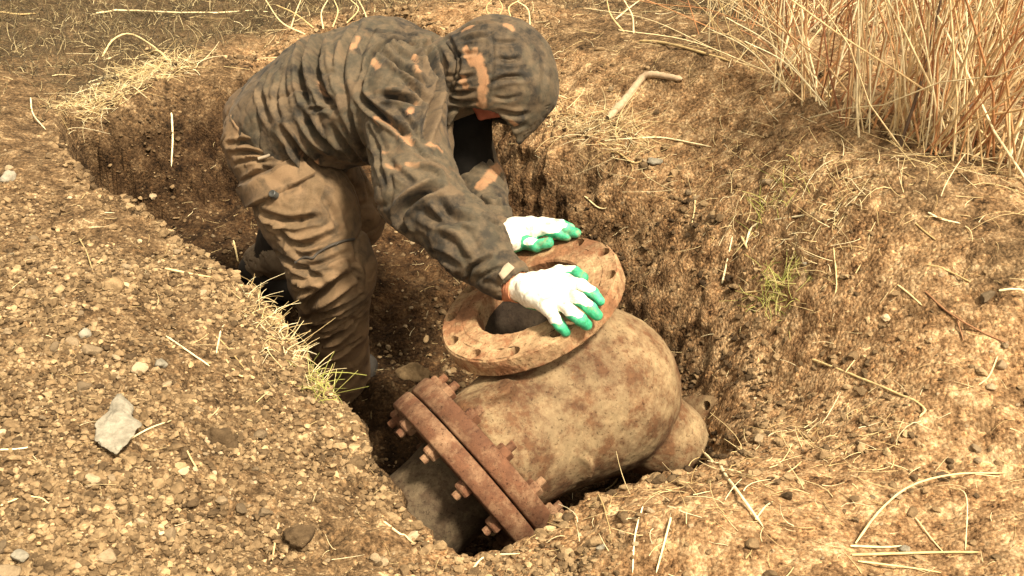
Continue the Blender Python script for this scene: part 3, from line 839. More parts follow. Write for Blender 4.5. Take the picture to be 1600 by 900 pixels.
pt = patch_caps(V, Nn, [((590, 185), (640, 222), .012), ((583, 95), (590, 105), .010), ((648, 88), (655, 108), .008), ((605, 258), (625, 262), .006), ((635, 255), (652, 256), .006), ((598, 238), (606, 238), .005),
                        ((752, 290), (780, 262), .016), ((500, 130), (510, 150), .006), ((650, 160), (640, 175), .006), ((470, 240), (495, 255), .007), ((690, 235), (670, 225), .006), ((560, 60), (548, 75), .007)])
mud = sstep(.25, .6, fbm(V * 7, 33, 3)) * .5
jacket = pobj('jacket', V, Q, M_JACKET, pats=pt, mud=mud)
print('jacket', len(V), round(time.perf_counter() - T0, 1))
# ---- hood
hood_c = atY(780, 116, 3.05)
hx = unit(atY(868, 110, 3.02) - atY(695, 130, 3.10)); hz = unit(np.cross(hx, LAT)); hz = hz if hz[2] > 0 else -hz; hy = unit(np.cross(hz, hx))
def hood_sdf(P):
    d = ell(P, hood_c, (hx, hy, hz), (.142, .138, .142))
    d = smin(d, cone(P, hood_c - hx * .02, atY(706, 120, 3.09), .125, .098), .04)
    # peak that droops in front of the face
    d = smin(d, cone(P, atY(818, 150, 2.99), atY(800, 214, 2.95), .076, .030), .05)
    d = smin(d, cone(P, atY(705, 165, 2.98), atY(712, 190, 2.97), .03, .03), .03)
    inner = d + .007
    # opening on the underside, towards the face direction
    oc = atY(737, 200, 2.985)
    op = smin(cone(P, hc, hc + fdir * .26, .086, .105), cone(P, oc, oc + np.array([-.03, -.08, -.09]), .040, .055), .03)
    shell = np.maximum(d, -inner)
    return smax(shell, -op, .006)
V, Q = surface_nets(hood_sdf, hood_c - .28, hood_c + .24, .0042)
HW = [([(766, 45), (771, 80), (769, 115), (763, 145), (757, 172)], .004, -.006), ([(770, 65), (790, 66), (810, 65)], .006, -.008), ([(778, 92), (795, 95), (812, 92)], .006, -.008), ([(768, 130), (790, 122), (818, 121)], .006, -.009),
      ([(770, 152), (790, 155), (812, 150)], .006, -.007), ([(692, 182), (713, 170), (757, 190), (786, 216), (805, 228)], .005, -.006), ([(697, 60), (715, 100), (700, 150)], .009, -.014), ([(715, 50), (740, 38), (770, 36)], .006, -.008),
      ([(700, 140), (720, 146), (742, 142)], .005, -.009), ([(698, 155), (720, 160), (745, 158)], .005, -.008), ([(700, 118), (722, 122), (738, 118)], .005, -.008), ([(706, 90), (725, 85), (745, 82)], .006, -.009),
      ([(720, 65), (740, 58), (765, 55)], .006, -.008), ([(835, 60), (850, 100), (848, 150)], .010, -.006), ([(780, 175), (805, 180), (825, 178)], .006, -.008), ([(785, 195), (805, 200), (820, 195)], .006, -.006), ([(790, 32), (820, 45), (845, 70)], .006, -.006)]
HW = [(a_, b_, c_ * .6) for a_, b_, c_ in HW]
V, Nn = fold(V, Q, HW)
V = V + Nn * (fbm(V * 13, 24, 3) * .004 + fbm(V * 42, 25, 2) * .0016)[:, None]
PBV = BVHTree.FromPolygons([tuple(v) for v in V.tolist()], Q.tolist())
pt = patch_caps(V, Nn, [((748, 92), (757, 128), .013), ((757, 128), (752, 165), .011), ((741, 80), (738, 98), .009), ((728, 76), (735, 92), .009), ((722, 120), (728, 135), .009), ((790, 40), (800, 45), .008), ((725, 45), (735, 40), .009), ((798, 190), (806, 196), .006), ((740, 185), (760, 192), .006)])
pobj('hood', V, Q, M_JACKET, pats=pt, mud=np.zeros(len(V)))
# front edge of the jacket hanging open under the chin
fa = [atY(699, 178, 2.99), atY(697, 225, 2.96), atY(706, 272, 2.93)]
def lap_sdf(P): return chain(P, fa, [.016, .017, .010], .01, unit([1, .2, 0]), 1.0)
V, Q = surface_nets(lap_sdf, np.min(fa, 0) - .05, np.max(fa, 0) + .05, .004)
V = V + fbm(V * 30, 3, 2)[:, None] * .004
pobj('jacket_lapel', V, Q, M_JACKET, pats=np.zeros(len(V)), mud=np.zeros(len(V)))
ins_a, ins_b = atY(722, 190, 3.07), atY(728, 262, 3.06)
def shade_fill_sdf(P): return chain(P, [ins_a, ins_b, atY(690, 290, 3.10)], [.075, .070, .06], .02)
V, Q = surface_nets(shade_fill_sdf, np.minimum(ins_a, ins_b) - .2, np.maximum(ins_a, ins_b) + .14, .006)
V = V + fbm(V * 14, 13, 3)[:, None] * .010
pobj('chest_shade_fill', V, Q, M_SHADE_SOLE)  # dark mass added to stand for the shade inside the open jacket
# ---- trousers
def trouser_sdf(P):
    d = cone(P, atY(424, 200, 3.22), atY(440, 215, 3.21), .128, .130, LAT, 1.38)
    th = atY(478, 325, 3.0)
    a = chain(P, [atY(438, 238, 3.12), th, nkn, nkn * .5 + nank * .5 + np.array([.0, 0, 0]), nank + np.array([-.0, 0, -.01])], [.128, .122, .110, .088, .092], .03)
    d = smin(d, a, .05)
    a = chain(P, [fhip, fkn, fkn * .25 + fank * .75], [.12, .095, .068], .03); d = smin(d, a, .05)
    return d
lo = np.min([pel, nkn, nank, fank, fkn], 0) - .24; hi = np.max([pel, fhip, fkn, nank], 0) + .2
V, Q = surface_nets(trouser_sdf, lo, hi, .0050)
TW = [([(409, 334), (453, 346), (498, 339)], .008, -.012), ([(422, 352), (467, 384), (533, 361)], .009, -.013), ([(430, 372), (470, 398), (500, 392)], .007, -.010), ([(452, 420), (500, 412), (548, 392)], .008, -.012),
      ([(471, 477), (498, 463), (551, 428)], .010, -.024), ([(467, 499), (520, 485), (564, 463)], .009, -.018), ([(480, 515), (525, 502), (568, 478)], .008, -.014), ([(489, 540), (533, 522), (569, 495)], .009, -.018), ([(500, 565), (535, 552), (565, 530)], .008, -.012),
      ([(355, 225), (385, 222), (415, 230)], .006, -.010), ([(358, 240), (390, 238), (420, 244)], .005, -.008), ([(362, 258), (395, 250), (430, 252)], .006, -.009), ([(375, 290), (400, 272), (425, 262)], .006, -.009), ([(372, 150), (368, 180), (385, 205), (405, 212)], .008, -.010),
      ([(352, 215), (346, 235), (350, 250)], .006, -.008), ([(460, 440), (480, 445), (520, 430)], .008, .010), ([(500, 300), (520, 330), (530, 360)], .010, -.008), ([(420, 335), (440, 362), (450, 395)], .008, .006), ([(540, 400), (560, 430), (562, 455)], .008, -.008),
      ([(430, 395), (470, 420), (510, 440)], .007, -.009), ([(395, 335), (425, 350), (450, 352)], .006, .005)]
V, Nn = fold(V, Q, TW)
lg = unit(nkn - nhip); s_ = (V - nhip) @ lg
rip = np.sin(s_ * 70 + (V[:, 1] * 14) + fbm(V * 6, 3, 3) * 4) * .5 + .5
V = V + Nn * (fbm(V * 12, 26, 3) * .008 + (rip ** 2 - .4) * .0025 * sstep(.2, .7, fbm(V * 4, 92, 2) + .5) + fbm(V * 38, 27, 3) * .0028 - .008 * np.exp(-(fbm(V * 5.5 + 3, 33, 2) / .05) ** 2) - .002 * np.exp(-(fbm(V * 22, 38, 2) / .06) ** 2))[:, None]
mud = sstep(.1, -.45, V[:, 2]) * .6 + sstep(.1, .5, fbm(V * 7, 43, 3)) * .35
trousers = pobj('trousers', V, Q, M_TROUSER, pats=sstep(.45, .5, fbm(V * 9, 44, 2) + .1) * .6, mud=mud)
TB = BVHTree.FromPolygons([tuple(v) for v in V.tolist()], Q.tolist())
JV = np.array([v.co for v in jacket.data.vertices]) + PO
def on(bv, px, py, off=0):
    h = bv.ray_cast(Vector(CAM), Vector(unit(pdir(px, py))))
    if h[0] is None: return None
    return np.array(h[0]) + np.array(h[1]) * off
def sheet(bv, corners, n, m_, th, off):
    """a sewn-on flap: grid over a photo quad laid on the cloth, with thickness"""
    top, bot = [], []
    A, B, C, D_ = [np.array(c, float) for c in corners]
    for i in range(n + 1):
        for j in range(m_ + 1):
            u, v = i / n, j / m_; p = (A * (1 - u) + B * u) * (1 - v) + (D_ * (1 - u) + C * u) * v
            pc = (A + B + C + D_) / 4
            for q_ in range(14):
                h = bv.ray_cast(Vector(CAM), Vector(unit(pdir(*(p + (pc - p) * q_ * .05)))))
                if h[0] is not None: break
            if h[0] is None: return None
            N_ = np.array(h[1]); e = min(u, 1 - u, v, 1 - v)
            top.append(np.array(h[0]) + N_ * (off + th * (1 + .5 * (e < .02)))); bot.append(np.array(h[0]) + N_ * (off * .2 - .004))
    # smooth the top so that it bridges folds
    G = np.array(top).reshape(n + 1, m_ + 1, 3)
    for _ in range(3):
        Gp = np.pad(G, ((1, 1), (1, 1), (0, 0)), 'edge'); G = (G * 2 + (Gp[:-2, 1:-1] + Gp[2:, 1:-1] + Gp[1:-1, :-2] + Gp[1:-1, 2:]) / 4 * 2) / 4
    Vv = list(G.reshape(-1, 3)) + bot; K = (n + 1) * (m_ + 1); Fl = []
    g = lambda i, j: i * (m_ + 1) + j
    for i in range(n):
        for j in range(m_): Fl.append((g(i, j), g(i + 1, j), g(i + 1, j + 1), g(i, j + 1)))
    loop = [g(i, 0) for i in range(n + 1)] + [g(n, j) for j in range(1, m_ + 1)] + [g(i, m_) for i in range(n - 1, -1, -1)] + [g(0, j) for j in range(m_ - 1, 0, -1)]
    for a, b in zip(loop, loop[1:] + loop[:1]): Fl.append((a, a + K, b + K, b))
    return Vv, Fl
s = sheet(TB, [(370, 285), (468, 246), (493, 274), (390, 327)], 16, 10, .012, .004)
flap = None
if s:
    Vv, Fl = s; flap = pobj('pocket_flap', Vv, Fl, M_TROUSER, npm=False); attr(flap.data, 'patch', np.zeros(len(Vv))); attr(flap.data, 'mud', np.full(len(Vv), .15))
bp = on(TB, 431, 306); 
if bp is not None:
    h = TB.ray_cast(Vector(CAM), Vector(unit(pdir(431, 306)))); nrm = np.array(h[1])
    Vv, Fl = lathe([(.0001, .004), (.006, .004), (.008, .006), (.010, .003), (.0105, -.012)], bp + nrm * .014, nrm, 16); pobj('button', Vv, Fl, M_BUTTON, npm=False, parent=person)
pp = [on(TB, *q, .003) for q in [(462, 409), (476, 404), (489, 404), (497, 396), (515, 384), (533, 378), (552, 374)]]
pp = [q for q in pp if q is not None]
if len(pp) > 3:
    P_ = smooth_path(pp, 30); Vv, Qq = tubes_np(P_[None], np.full((1, 30), .0036), 6); pobj('cord', Vv, Qq, M_CORD)
pp = [on(TB, *q, .004) for q in [(398, 222), (412, 226), (424, 232), (422, 244), (404, 246)]]
pp = [q for q in pp if q is not None]
if len(pp) > 3:
    P_ = smooth_path(pp, 24); Vv, Qq = tubes_np(P_[None], np.full((1, 24), .0045), 6); pobj('belt_loop', Vv, Qq, M_TAB)
# ---- boots
def boot(ank, heel, toe, up, name):
    def f(P):
        d = chain(P, [ank + up * .11, ank, heel * .6 + toe * .4 + up * .02], [.062, .058, .048], .02)
        d = smin(d, chain(P, [heel + up * .01, toe * .75 + heel * .25, toe], [.042, .046, .036], .02), .02)
        d = smax(d, -((P - (heel - up * .030).astype(np.float32)) @ up.astype(np.float32)), .006)
        return d
    pts = np.array([ank + up * .11, heel, toe]); V, Q = surface_nets(f, pts.min(0) - .09, pts.max(0) + .09, .006)
    V = V + fbm(V * 25, 7, 3)[:, None] * .004
    b_ = pobj(name, V, Q, M_BOOT)
    # sole
    fw = unit(toe - heel); sdv = unit(np.cross(up, fw)); L = np.linalg.norm(toe - heel)
    ring = []; 
    for k in range(28):
        t = 2 * math.pi * k / 28; ww_ = .046 + .008 * math.cos(t)
        ring.append(heel + fw * (L / 2 + (L / 2 + .038) * math.cos(t)) + sdv * ww_ * math.sin(t))
    Vv = [r - up * .026 for r in ring] + [r - up * .046 for r in ring]
    Fl = [tuple(range(28)), tuple(range(55, 27, -1))] + [(k, k + 28, (k + 1) % 28 + 28, (k + 1) % 28) for k in range(28)]
    pobj('sole', Vv, Fl, M_SHADE_SOLE, npm=False, smooth=False, parent=b_)
    return b_
boot(nank, nank + np.array([-.02, -.02, -.05]), nank + np.array([.06, .15, -.055]), np.array([0., 0, 1.]), 'boot')
upf = unit(fkn - fank)
upf2 = unit(upf + np.array([-.3, 0, .6]))
bt = boot(fank, fank - upf2 * .055 + np.array([-.045, -.01, .01]), fank - upf2 * .075 + np.array([.10, -.03, -.045]), upf2, 'boot')
g_ = atY(422, 398, 3.47)
def gaiter_sdf(P):
    d = cone(P, fank - upf * .04, fank + upf * .06, .066, .078)
    return np.maximum(d, -(d + .008))
V, Q = surface_nets(gaiter_sdf, fank - .13, fank + .22, .006)
V = V + fbm(V * 14, 3, 3)[:, None] * .010
pobj('boot_gaiter', V, Q, M_BOOTC)
# ---- gloves
def glove(wr, palm, fingers, radii, mirror, green_bias, up, name_='glove', prad=(.040, .026)):
    pk = [f[0] for f in fingers[1:]]
    kc = np.mean(pk, 0)
    def f(P):
        d = cone(P, wr, wr * .6 + kc * .4, .030, .036)
        for k in pk: d = smin(d, cone(P, wr * .55 + kc * .45, k, .030, .0175), .018)
        for a, b in zip(pk[:-1], pk[1:]): d = smin(d, cone(P, a, b, .0165, .0165), .008)
        d = smin(d, cone(P, wr * .6 + kc * .4, fingers[0][0], .028, .020), .018)
        fs = None
        for fg, r in zip(fingers, radii):
            c = chain(P, fg, [r * 1.05, r, r * .97, r * .82][:len(fg)], .004); fs = c if fs is None else np.minimum(fs, c)
        return smin(d, fs, .006)
    allf = np.array([q for fg in fingers for q in fg] + [wr])
    V, Q = surface_nets(f, allf.min(0) - .05, allf.max(0) + .05, .0022)
    me = np_mesh('tmp', V, Q); Nn = vnormals(me).astype(float); bpy.data.meshes.remove(me)
    # rubber: fingertips and the palm side
    g = np.zeros(len(V)); nz = fbm(V * 90, 3, 2)
    bestd = np.full(len(V), 9.0); tpar = np.zeros(len(V))
    for fi, fg in enumerate(fingers):
        L = [0]
        for i in range(len(fg) - 1): L.append(L[-1] + np.linalg.norm(fg[i + 1] - fg[i]))
        for i in range(len(fg) - 1):
            a, b = fg[i], fg[i + 1]; ab = b - a; t = np.clip(((V - a) @ ab) / (ab @ ab), 0, 1); d = np.linalg.norm(V - a - t[:, None] * ab, axis=1)
            m = d < bestd; bestd = np.where(m, d, bestd); tpar = np.where(m, (L[i] + t * (L[i + 1] - L[i])) / L[-1] - (.0 if fi else -.10), tpar)
    side = -(Nn @ up)
    g = sstep(-.1, .12, tpar - .44 + nz * .10 + side * .45 + green_bias)
    g = np.maximum(g, sstep(.30, .5, side + nz * .15 + green_bias * .4))
    V = V + Nn * (fbm(V * 45, 6, 3) * .0016 + fbm(V * 140, 6, 2) * .0005)[:, None]
    o = pobj(name_, V, Q, M_GLOVE); attr(o.data, 'rubber', g)
    return o
up1 = n1
fN = [[onfl(846, 436, .045), onfl(874, 424, .034), onfl(898, 426, .022), onfl(911, 434, .016)],
      [onfl(884, 440, .050), onfl(908, 446, .044), onfl(926, 458, .026), onfl(937, 470, .014)],
      [onfl(884, 456, .052), onfl(906, 468, .046), onfl(922, 481, .026), onfl(933, 493, .006)],
      [onfl(874, 472, .050), onfl(892, 487, .042), onfl(907, 499, .022), onfl(917, 508, .000)],
      [onfl(858, 482, .046), onfl(868, 499, .034), onfl(876, 510, .018), onfl(884, 519, .002)]]
gl = glove(nwr, None, fN, [.0145, .0140, .0144, .0140, .0130], False, 0.0, up1)
# far hand: palm down on the far side of the flange, thumb towards the camera
fF = [[onfl(800, 380, .036), onfl(818, 379, .024), onfl(838, 384, .018), onfl(857, 379, .018)],
      [onfl(838, 360, .040), onfl(858, 360, .036), onfl(874, 366, .022), onfl(886, 369, .013)],
      [onfl(838, 356, .038), onfl(862, 355, .034), onfl(884, 359, .024), onfl(900, 364, .014)],
      [onfl(834, 352, .034), onfl(858, 350, .028), onfl(878, 352, .020), onfl(892, 357, .012)],
      [onfl(828, 349, .026), onfl(848, 347, .020), onfl(864, 349, .014), onfl(876, 352, .008)]]
gr = glove(fwr, None, fF, [.0155, .0135, .0140, .0135, .0120], True, 0.02, up1)
def cuff_ring(wr, el, hand, r0, name, m, parent, L0=-.03, L1=.035, r2=None):
    ax = unit(hand - wr); prof_ = []
    for i in range(13):
        u = i / 12; prof_.append(((r0 + ((r2 or r0) - r0) * u) + .0016 * math.sin(u * 40), L0 + (L1 - L0) * u))
    prof_ = prof_ + [(p[0] - .003, p[1]) for p in prof_[::-1]]
    Vv, Fl = lathe(prof_, wr, ax, 40, True); Vv = np.array(Vv); Vv = Vv + fbm(Vv * 40, 2, 2)[:, None] * .002
    return pobj(name, Vv, Fl, m, npm=False, parent=parent)
cuff_ring(nwr, nel, np.mean([f[0] for f in fN[1:]], 0), .0335, 'knit_cuff', M_CUFF, gl, -.035, .010, .0345)
cuff_ring(fwr, fel, np.mean([f[0] for f in fF[1:]], 0), .0325, 'knit_cuff', M_CUFF, gr, -.035, .014, .034)
# strap tab of the sleeve
JB = BVHTree.FromPolygons([tuple(v) for v in JV.tolist()], [tuple(p.vertices) for p in jacket.data.polygons])
s = sheet(JB, [(778, 428), (796, 412), (803, 420), (786, 438)], 5, 4, .006, .003)
if s: pobj('sleeve_tab', s[0], s[1], M_TAB, npm=False)
print('person', round(time.perf_counter() - T0, 1))

# ================================================================== STONES
def rock_mesh(name, seed, sub=2, rough=.28, flat=.8):
    import bmesh
    bm = bmesh.new(); bmesh.ops.create_icosphere(bm, subdivisions=sub, radius=1)
    V = np.array([v.co[:] for v in bm.verts]); Fc = np.array([[v.index for v in f.verts] for f in bm.faces]); bm.free()
    # facet it: clip by random planes
    r = np.random.default_rng(seed)
    for k in range(13):
        n = unit(r.normal(size=3)); h = r.uniform(.42, .80); d = V @ n; m = d > h; V[m] -= n * (d[m] - h)[:, None] * .85
    V = V * (1 + rough * fbm(V * 1.7 + seed, seed, 3))[:, None]
    V[:, 2] *= flat
    return V, Fc
rock_V = [rock_mesh('r', 100 + i, 2) for i in range(8)]
rock_me = []
for i, (V, Fc) in enumerate(rock_V):
    for nm, mt in (('clod', M_CLOD), ('stone', M_STONE)):
        me = np_mesh('%s_shape' % nm, V, Fc, False); me.materials.append(mt); rock_me.append(me)
def big_rock(name, px, py, wpx, hpx, seed, m, label, cat, flat=.7, sink=.25, rough=.3, sub=4, rot=0, stretch=1.0, group=None, waist=0):
    p = hit(px, py); D = np.dot(p - CAM, F); s = wpx / 2 / FPX * D
    V, Fc = rock_mesh('r', seed, sub, rough, 1.0)
    V = V * (1 + .10 * fbm(V * 5, seed + 3, 3))[:, None]
    V[:, 0] = V[:, 0] * (1 - waist * np.exp(-((V[:, 1] - .15) / .22) ** 2)) * (1 - waist * .7 * sstep(0, .8, V[:, 1]))
    V = V * np.array([s, s * stretch, s * flat]); c, s_ = math.cos(rot), math.sin(rot)
    V = V @ np.array([[c, s_, 0], [-s_, c, 0], [0, 0, 1]])
    me = np_mesh(name, V, Fc, True); o = link(name, me, m, None, label, cat, group); o.location = (p[0], p[1], terrain_z(np.array([p[0]]), np.array([p[1]]))[0] + s * flat * (.5 - sink))
    return o
big_rock('concrete_lump', 186, 668, 78, 0, 8, M_PALE, 'tall pale weathered concrete lump on the gravelly mound', 'stone', .55, .0, .30, 5, .12, 2.5, None, .45)
big_rock('stone', 32, 875, 46, 0, 5, M_PALE, 'smooth whitish stone at the bottom corner of the gravel mound', 'stone', .55, .2, .15, 3, -.3, .7)
big_rock('stone', 8, 898, 50, 0, 9, M_STONE, 'brownish flat stone below the smooth whitish stone', 'stone', .5, .2, .2, 3, .2, .7)
big_rock('earth_clod', 470, 845, 56, 0, 12, M_CLOD, 'rounded brown earth clod near the bottom edge, beside a straw stem', 'clod', .85, .2, .35, 4, .3, .9)
big_rock('earth_clod', 345, 690, 74, 0, 15, M_CLOD, 'big dark undercut earth clod in the middle of the gravel mound', 'clod', .7, .25, .4, 4, .3, .8)
big_rock('earth_clod', 182, 452, 36, 0, 18, M_CLOD, 'pointed earth clod with a dark hollow beside it on the mound', 'clod', 1.0, .2, .4, 3, .3, .9)
big_rock('stone', 12, 285, 34, 0, 21, M_PALE, 'pale orange rounded lump at the far left of the mound', 'stone', .8, .1, .3, 3, .3, .9)
big_rock('stone', 1022, 254, 30, 0, 24, M_PALE, 'pale flat stone on the bank below the dry straw tuft', 'stone', .45, .1, .25, 3, -.3, .7)
big_rock('earth_clod', 648, 592, 76, 0, 27, M_CLOD, 'large muddy clod on the pit floor beside the valve', 'clod', .7, .3, .4, 4, .3, .8)
big_rock('stone', 143, 552, 34, 0, 30, M_STONE, 'brown stone half buried above the pale concrete lump', 'stone', .8, .2, .3, 3, .7, .9)
big_rock('stone', 250, 572, 30, 0, 31, M_PALE, 'small cream stone on the gravel right of the concrete lump', 'stone', .8, .2, .3, 3, .1, .9)
big_rock('stone', 222, 580, 32, 0, 32, M_STONE, 'grey brown stone touching the small cream stone', 'stone', .8, .2, .3, 3, .9, .9)
big_rock('stone', 85, 545, 22, 0, 33, M_STONE, 'small light stone left of the half buried brown stone', 'stone', .8, .2, .3, 3, .4, .9)
big_rock('stone', 135, 525, 22, 0, 34, M_PALE, 'cream pebble just above the half buried brown stone', 'stone', .8, .2, .3, 3, .4, .9)
big_rock('stone', 125, 885, 34, 0, 35, M_STONE, 'tan flat stone near the bottom edge, right of the whitish stone', 'stone', .5, .2, .2, 3, .2, .7)
big_rock('stone', 275, 768, 34, 0, 36, M_CLOD, 'round brown clod embedded below the big undercut clod', 'clod', .5, .3, .2, 3, .2, .9)
big_rock('stone', 940, 857, 18, 0, 37, M_PALE, 'cream pebble on the orange mound near the bottom centre', 'stone', .6, .2, .2, 3, .2, .9)
big_rock('stone', 1258, 415, 12, 0, 38, M_PALE, 'small cream pebble on the orange bank right of the green tuft', 'stone', .8, .1, .2, 2, .2, .9)
big_rock('stone', 1412, 862, 24, 0, 39, M_PALE, 'cream pebble between the long stems at the bottom right', 'stone', .8, .1, .2, 3, .2, .9)
big_rock('stone', 1565, 575, 26, 0, 40, M_STONE, 'brown stone in a small hollow at the right edge', 'stone', .8, .2, .3, 3, .2, .9)
big_rock('stone', 1186, 690, 22, 0, 41, M_STONE, 'light brown stone on the lip of the pit behind the mound', 'stone', .8, .1, .3, 3, .2, .9)
big_rock('earth_clod', 650, 620, 46, 0, 44, M_CLOD, 'broken muddy lump between the clod and the cover flange', 'clod', .8, .3, .4, 3, .2, .9)

def visible_xy(n, region):
    """random ground points inside photo regions (px0, px1, py0, py1)"""
    px = rng.uniform(region[0], region[1], n); py = rng.uniform(region[2], region[3], n)
    out = []
    for a, b in zip(px, py): out.append(hit(a, b))
    return np.array(out)
# individually built stones: the 290 largest
cnt = 0
zones = [((0, 420, 360, 880), 170), ((0, 240, 210, 400), 18), ((350, 620, 600, 890), 26), ((620, 1250, 740, 890), 18), ((1220, 1590, 400, 890), 40), ((900, 1300, 90, 330), 26), ((590, 720, 300, 600), 22)]
ZL = ['on the gravelly left mound', 'on the far left end of the mound', 'near the lower left lip of the pit', 'on the near mound below the valve', 'on the sloping right bank', 'on the bank behind the hood', 'on the dark pit floor']
for (reg, n), zl in zip(zones, ZL):
    for p in visible_xy(n, reg):
        if p[1] > 5: continue
        k = random.random(); s = .006 + .014 * random.random() ** 2.2
        me = rock_me[random.randrange(16)]
        nm = 'clod' if me.name.startswith('clod') else 'stone'
        o = bpy.data.objects.new('earth_clod' if nm == 'clod' else 'stone', me); COL.objects.link(o)
        o.location = (p[0], p[1], terrain_z(p[:1], p[1:2])[0] + s * .2)
        o.rotation_euler = (random.uniform(-.5, .5), random.uniform(-.5, .5), random.uniform(0, 6.3))
        o.scale = (s * random.uniform(.8, 1.35), s * random.uniform(.7, 1.1), s * random.uniform(.6, 1))
        o['label'] = 'small crumbled clod of brown earth ' + zl if nm == 'clod' else 'small weathered pebble ' + zl
        o['category'] = 'clod' if nm == 'clod' else 'stone'; o['group'] = ('crumbled earth clods ' if nm == 'clod' else 'loose pebbles ') + zl
        cnt += 1
# fine gravel: beyond counting
def gravel(name, n, size, mtl, wfun, label, sub=1):
    xs, ys = [], []
    while sum(map(len, xs)) < n:
        a = rng.uniform(-1.4, 1.9, n * 2); b = 1.6 + (5.2 - 1.6) * rng.uniform(0, 1, n * 2) ** 1.5
        ok = (np.abs(a) < .46 * b + .15) & (rng.uniform(0, 1, len(a)) < wfun(a, b)); xs.append(a[ok]); ys.append(b[ok])
    a = np.concatenate(xs)[:n]; b = np.concatenate(ys)[:n]
    z = terrain_z(a, b)
    s = size[0] + (size[1] - size[0]) * rng.uniform(0, 1, n) ** 3
    Vs, Fs, off = [], [], 0
    shp = [rock_mesh('g', 300 + i, sub, .35) for i in range(10)]
    kind_ = rng.integers(0, 10, n)
    for k in range(10):
        m = kind_ == k; K = m.sum(); V, Fc = shp[k]
        th = rng.uniform(0, 6.28, K); c, s_ = np.cos(th), np.sin(th)
        W_ = V[None] * np.stack([s[m] * rng.uniform(.8, 1.4, K), s[m], s[m] * rng.uniform(.6, 1, K)], 1)[:, None]
        W2 = W_.copy(); W2[..., 0] = W_[..., 0] * c[:, None] - W_[..., 1] * s_[:, None]; W2[..., 1] = W_[..., 0] * s_[:, None] + W_[..., 1] * c[:, None]
        # tilt
        tl = rng.uniform(-.6, .6, K); W3 = W2.copy(); W3[..., 1] = W2[..., 1] * np.cos(tl)[:, None] - W2[..., 2] * np.sin(tl)[:, None]; W3[..., 2] = W2[..., 1] * np.sin(tl)[:, None] + W2[..., 2] * np.cos(tl)[:, None]
        W3 += np.stack([a[m], b[m], z[m] + s[m] * .3], 1)[:, None]
        Vs.append(W3.reshape(-1, 3)); Fs.append((Fc[None] + (np.arange(K) * len(V))[:, None, None]).reshape(-1, 3) + off); off += K * len(V)
    me = np_mesh(name, np.concatenate(Vs), np.concatenate(Fs), False)
    return link(name, me, mtl, None, label, 'gravel', None, 'stuff')
def w_left(a, b):
    n = fbm(np.stack([a * 3, b * 3, b * 0], 1), 88, 3)
    s_, _ = rim_dist(a, b)
    return np.clip(.18 + 1.5 * n + .42 * ((a < -.35) & (b < 2.75)), .02, 1) * (1 - .6 * sstep(2.6, 3.0, b)) * (1 - .7 * sstep(.15, .35, a)) * np.where(s_ > .02, .12, 1) * np.where((b > 4.2) & (a < 0), .2, 1)
g1_ = gravel('gravel', 28000, (.0022, .0120), M_CLOD, w_left, 'fine crumbs of brown earth strewn over mound and banks', 1)
g2_ = gravel('grit', 6000, (.0016, .0055), M_STONE, w_left, 'fine pale grit strewn over mound and banks', 1)
def w_rim(a, b):
    s_, _ = rim_dist(a, b); return (np.exp(-((s_ + .01) / .035) ** 2) + .02) * (1 - .65 * sstep(.0, .3, a))
gravel('rim_crumbs', 2600, (.004, .017), M_CLOD, w_rim, 'broken lumps of earth crumbling along the rim of the pit', 2)
M_DAMPSHADE_CLOD = stone_material('damp_shade_clod', (.04, .026, .014), (.17, .115, .062))  # darker clod colour: moisture and the painted shade of the pit
def w_wall(a, b):
    s_, w_ = rim_dist(a, b); return np.where((s_ > .01) & (s_ < w_ * 1.3 + .05), .9, np.where(s_ > 0, .25, 0)) * np.clip(.6 + 1.6 * fbm(np.stack([a * 5, b * 5, b * 0], 1), 98, 2), .05, 1)
gravel('wall_crumbs', 6500, (.003, .0125), M_DAMPSHADE_CLOD, w_wall, 'moist shade-toned lumps and crumbs of earth clinging to the pit walls and floor', 2)
print('stones', cnt, round(time.perf_counter() - T0, 1))

# ================================================================== STRAW, STICK, GRASS, REEDS
def stem(px_pts, wpx, m, label, cat='stem', name='dry_stem', lift=.004, group=None, n=14, lifts=None, sides=6):
    pts = []
    for i, (a, b) in enumerate(px_pts):
        p = hit(a, b); p = p.copy(); p[2] += (lifts[i] if lifts else lift); pts.append(p)
    P = smooth_path(pts, n); tz = terrain_z(P[:, 0], P[:, 1]); P[:, 2] = np.maximum(P[:, 2], tz + .001)
    D = np.dot(P[0] - CAM, F); r = wpx / 2 / FPX * D
    rad = r * np.linspace(1, .7, n) * (1 + .12 * np.sin(np.arange(n) * 2.7))
    rad[0] *= .6; rad[-1] *= .4
    base = P[0].copy(); V, Q = tubes_np((P - base)[None], rad[None], sides)
    me = np_mesh(name, V, Q, True); o = link(name, me, m, None, label, cat, group); o.location = base; return o
M_WOOD = straw_material('weathered_wood', [(0, (.46, .34, .22)), (1, (.58, .44, .30))])
M_TWIG = straw_material('brown_twig', [(0, (.22, .10, .045)), (1, (.30, .15, .07))])
stem([(950, 190), (978, 160), (1003, 128), (1018, 122), (1040, 125), (1066, 130)], 13, M_WOOD, 'thick bent grey stick lying on the bank behind the hood', 'stick', 'bent_stick', .012, n=26, sides=10)
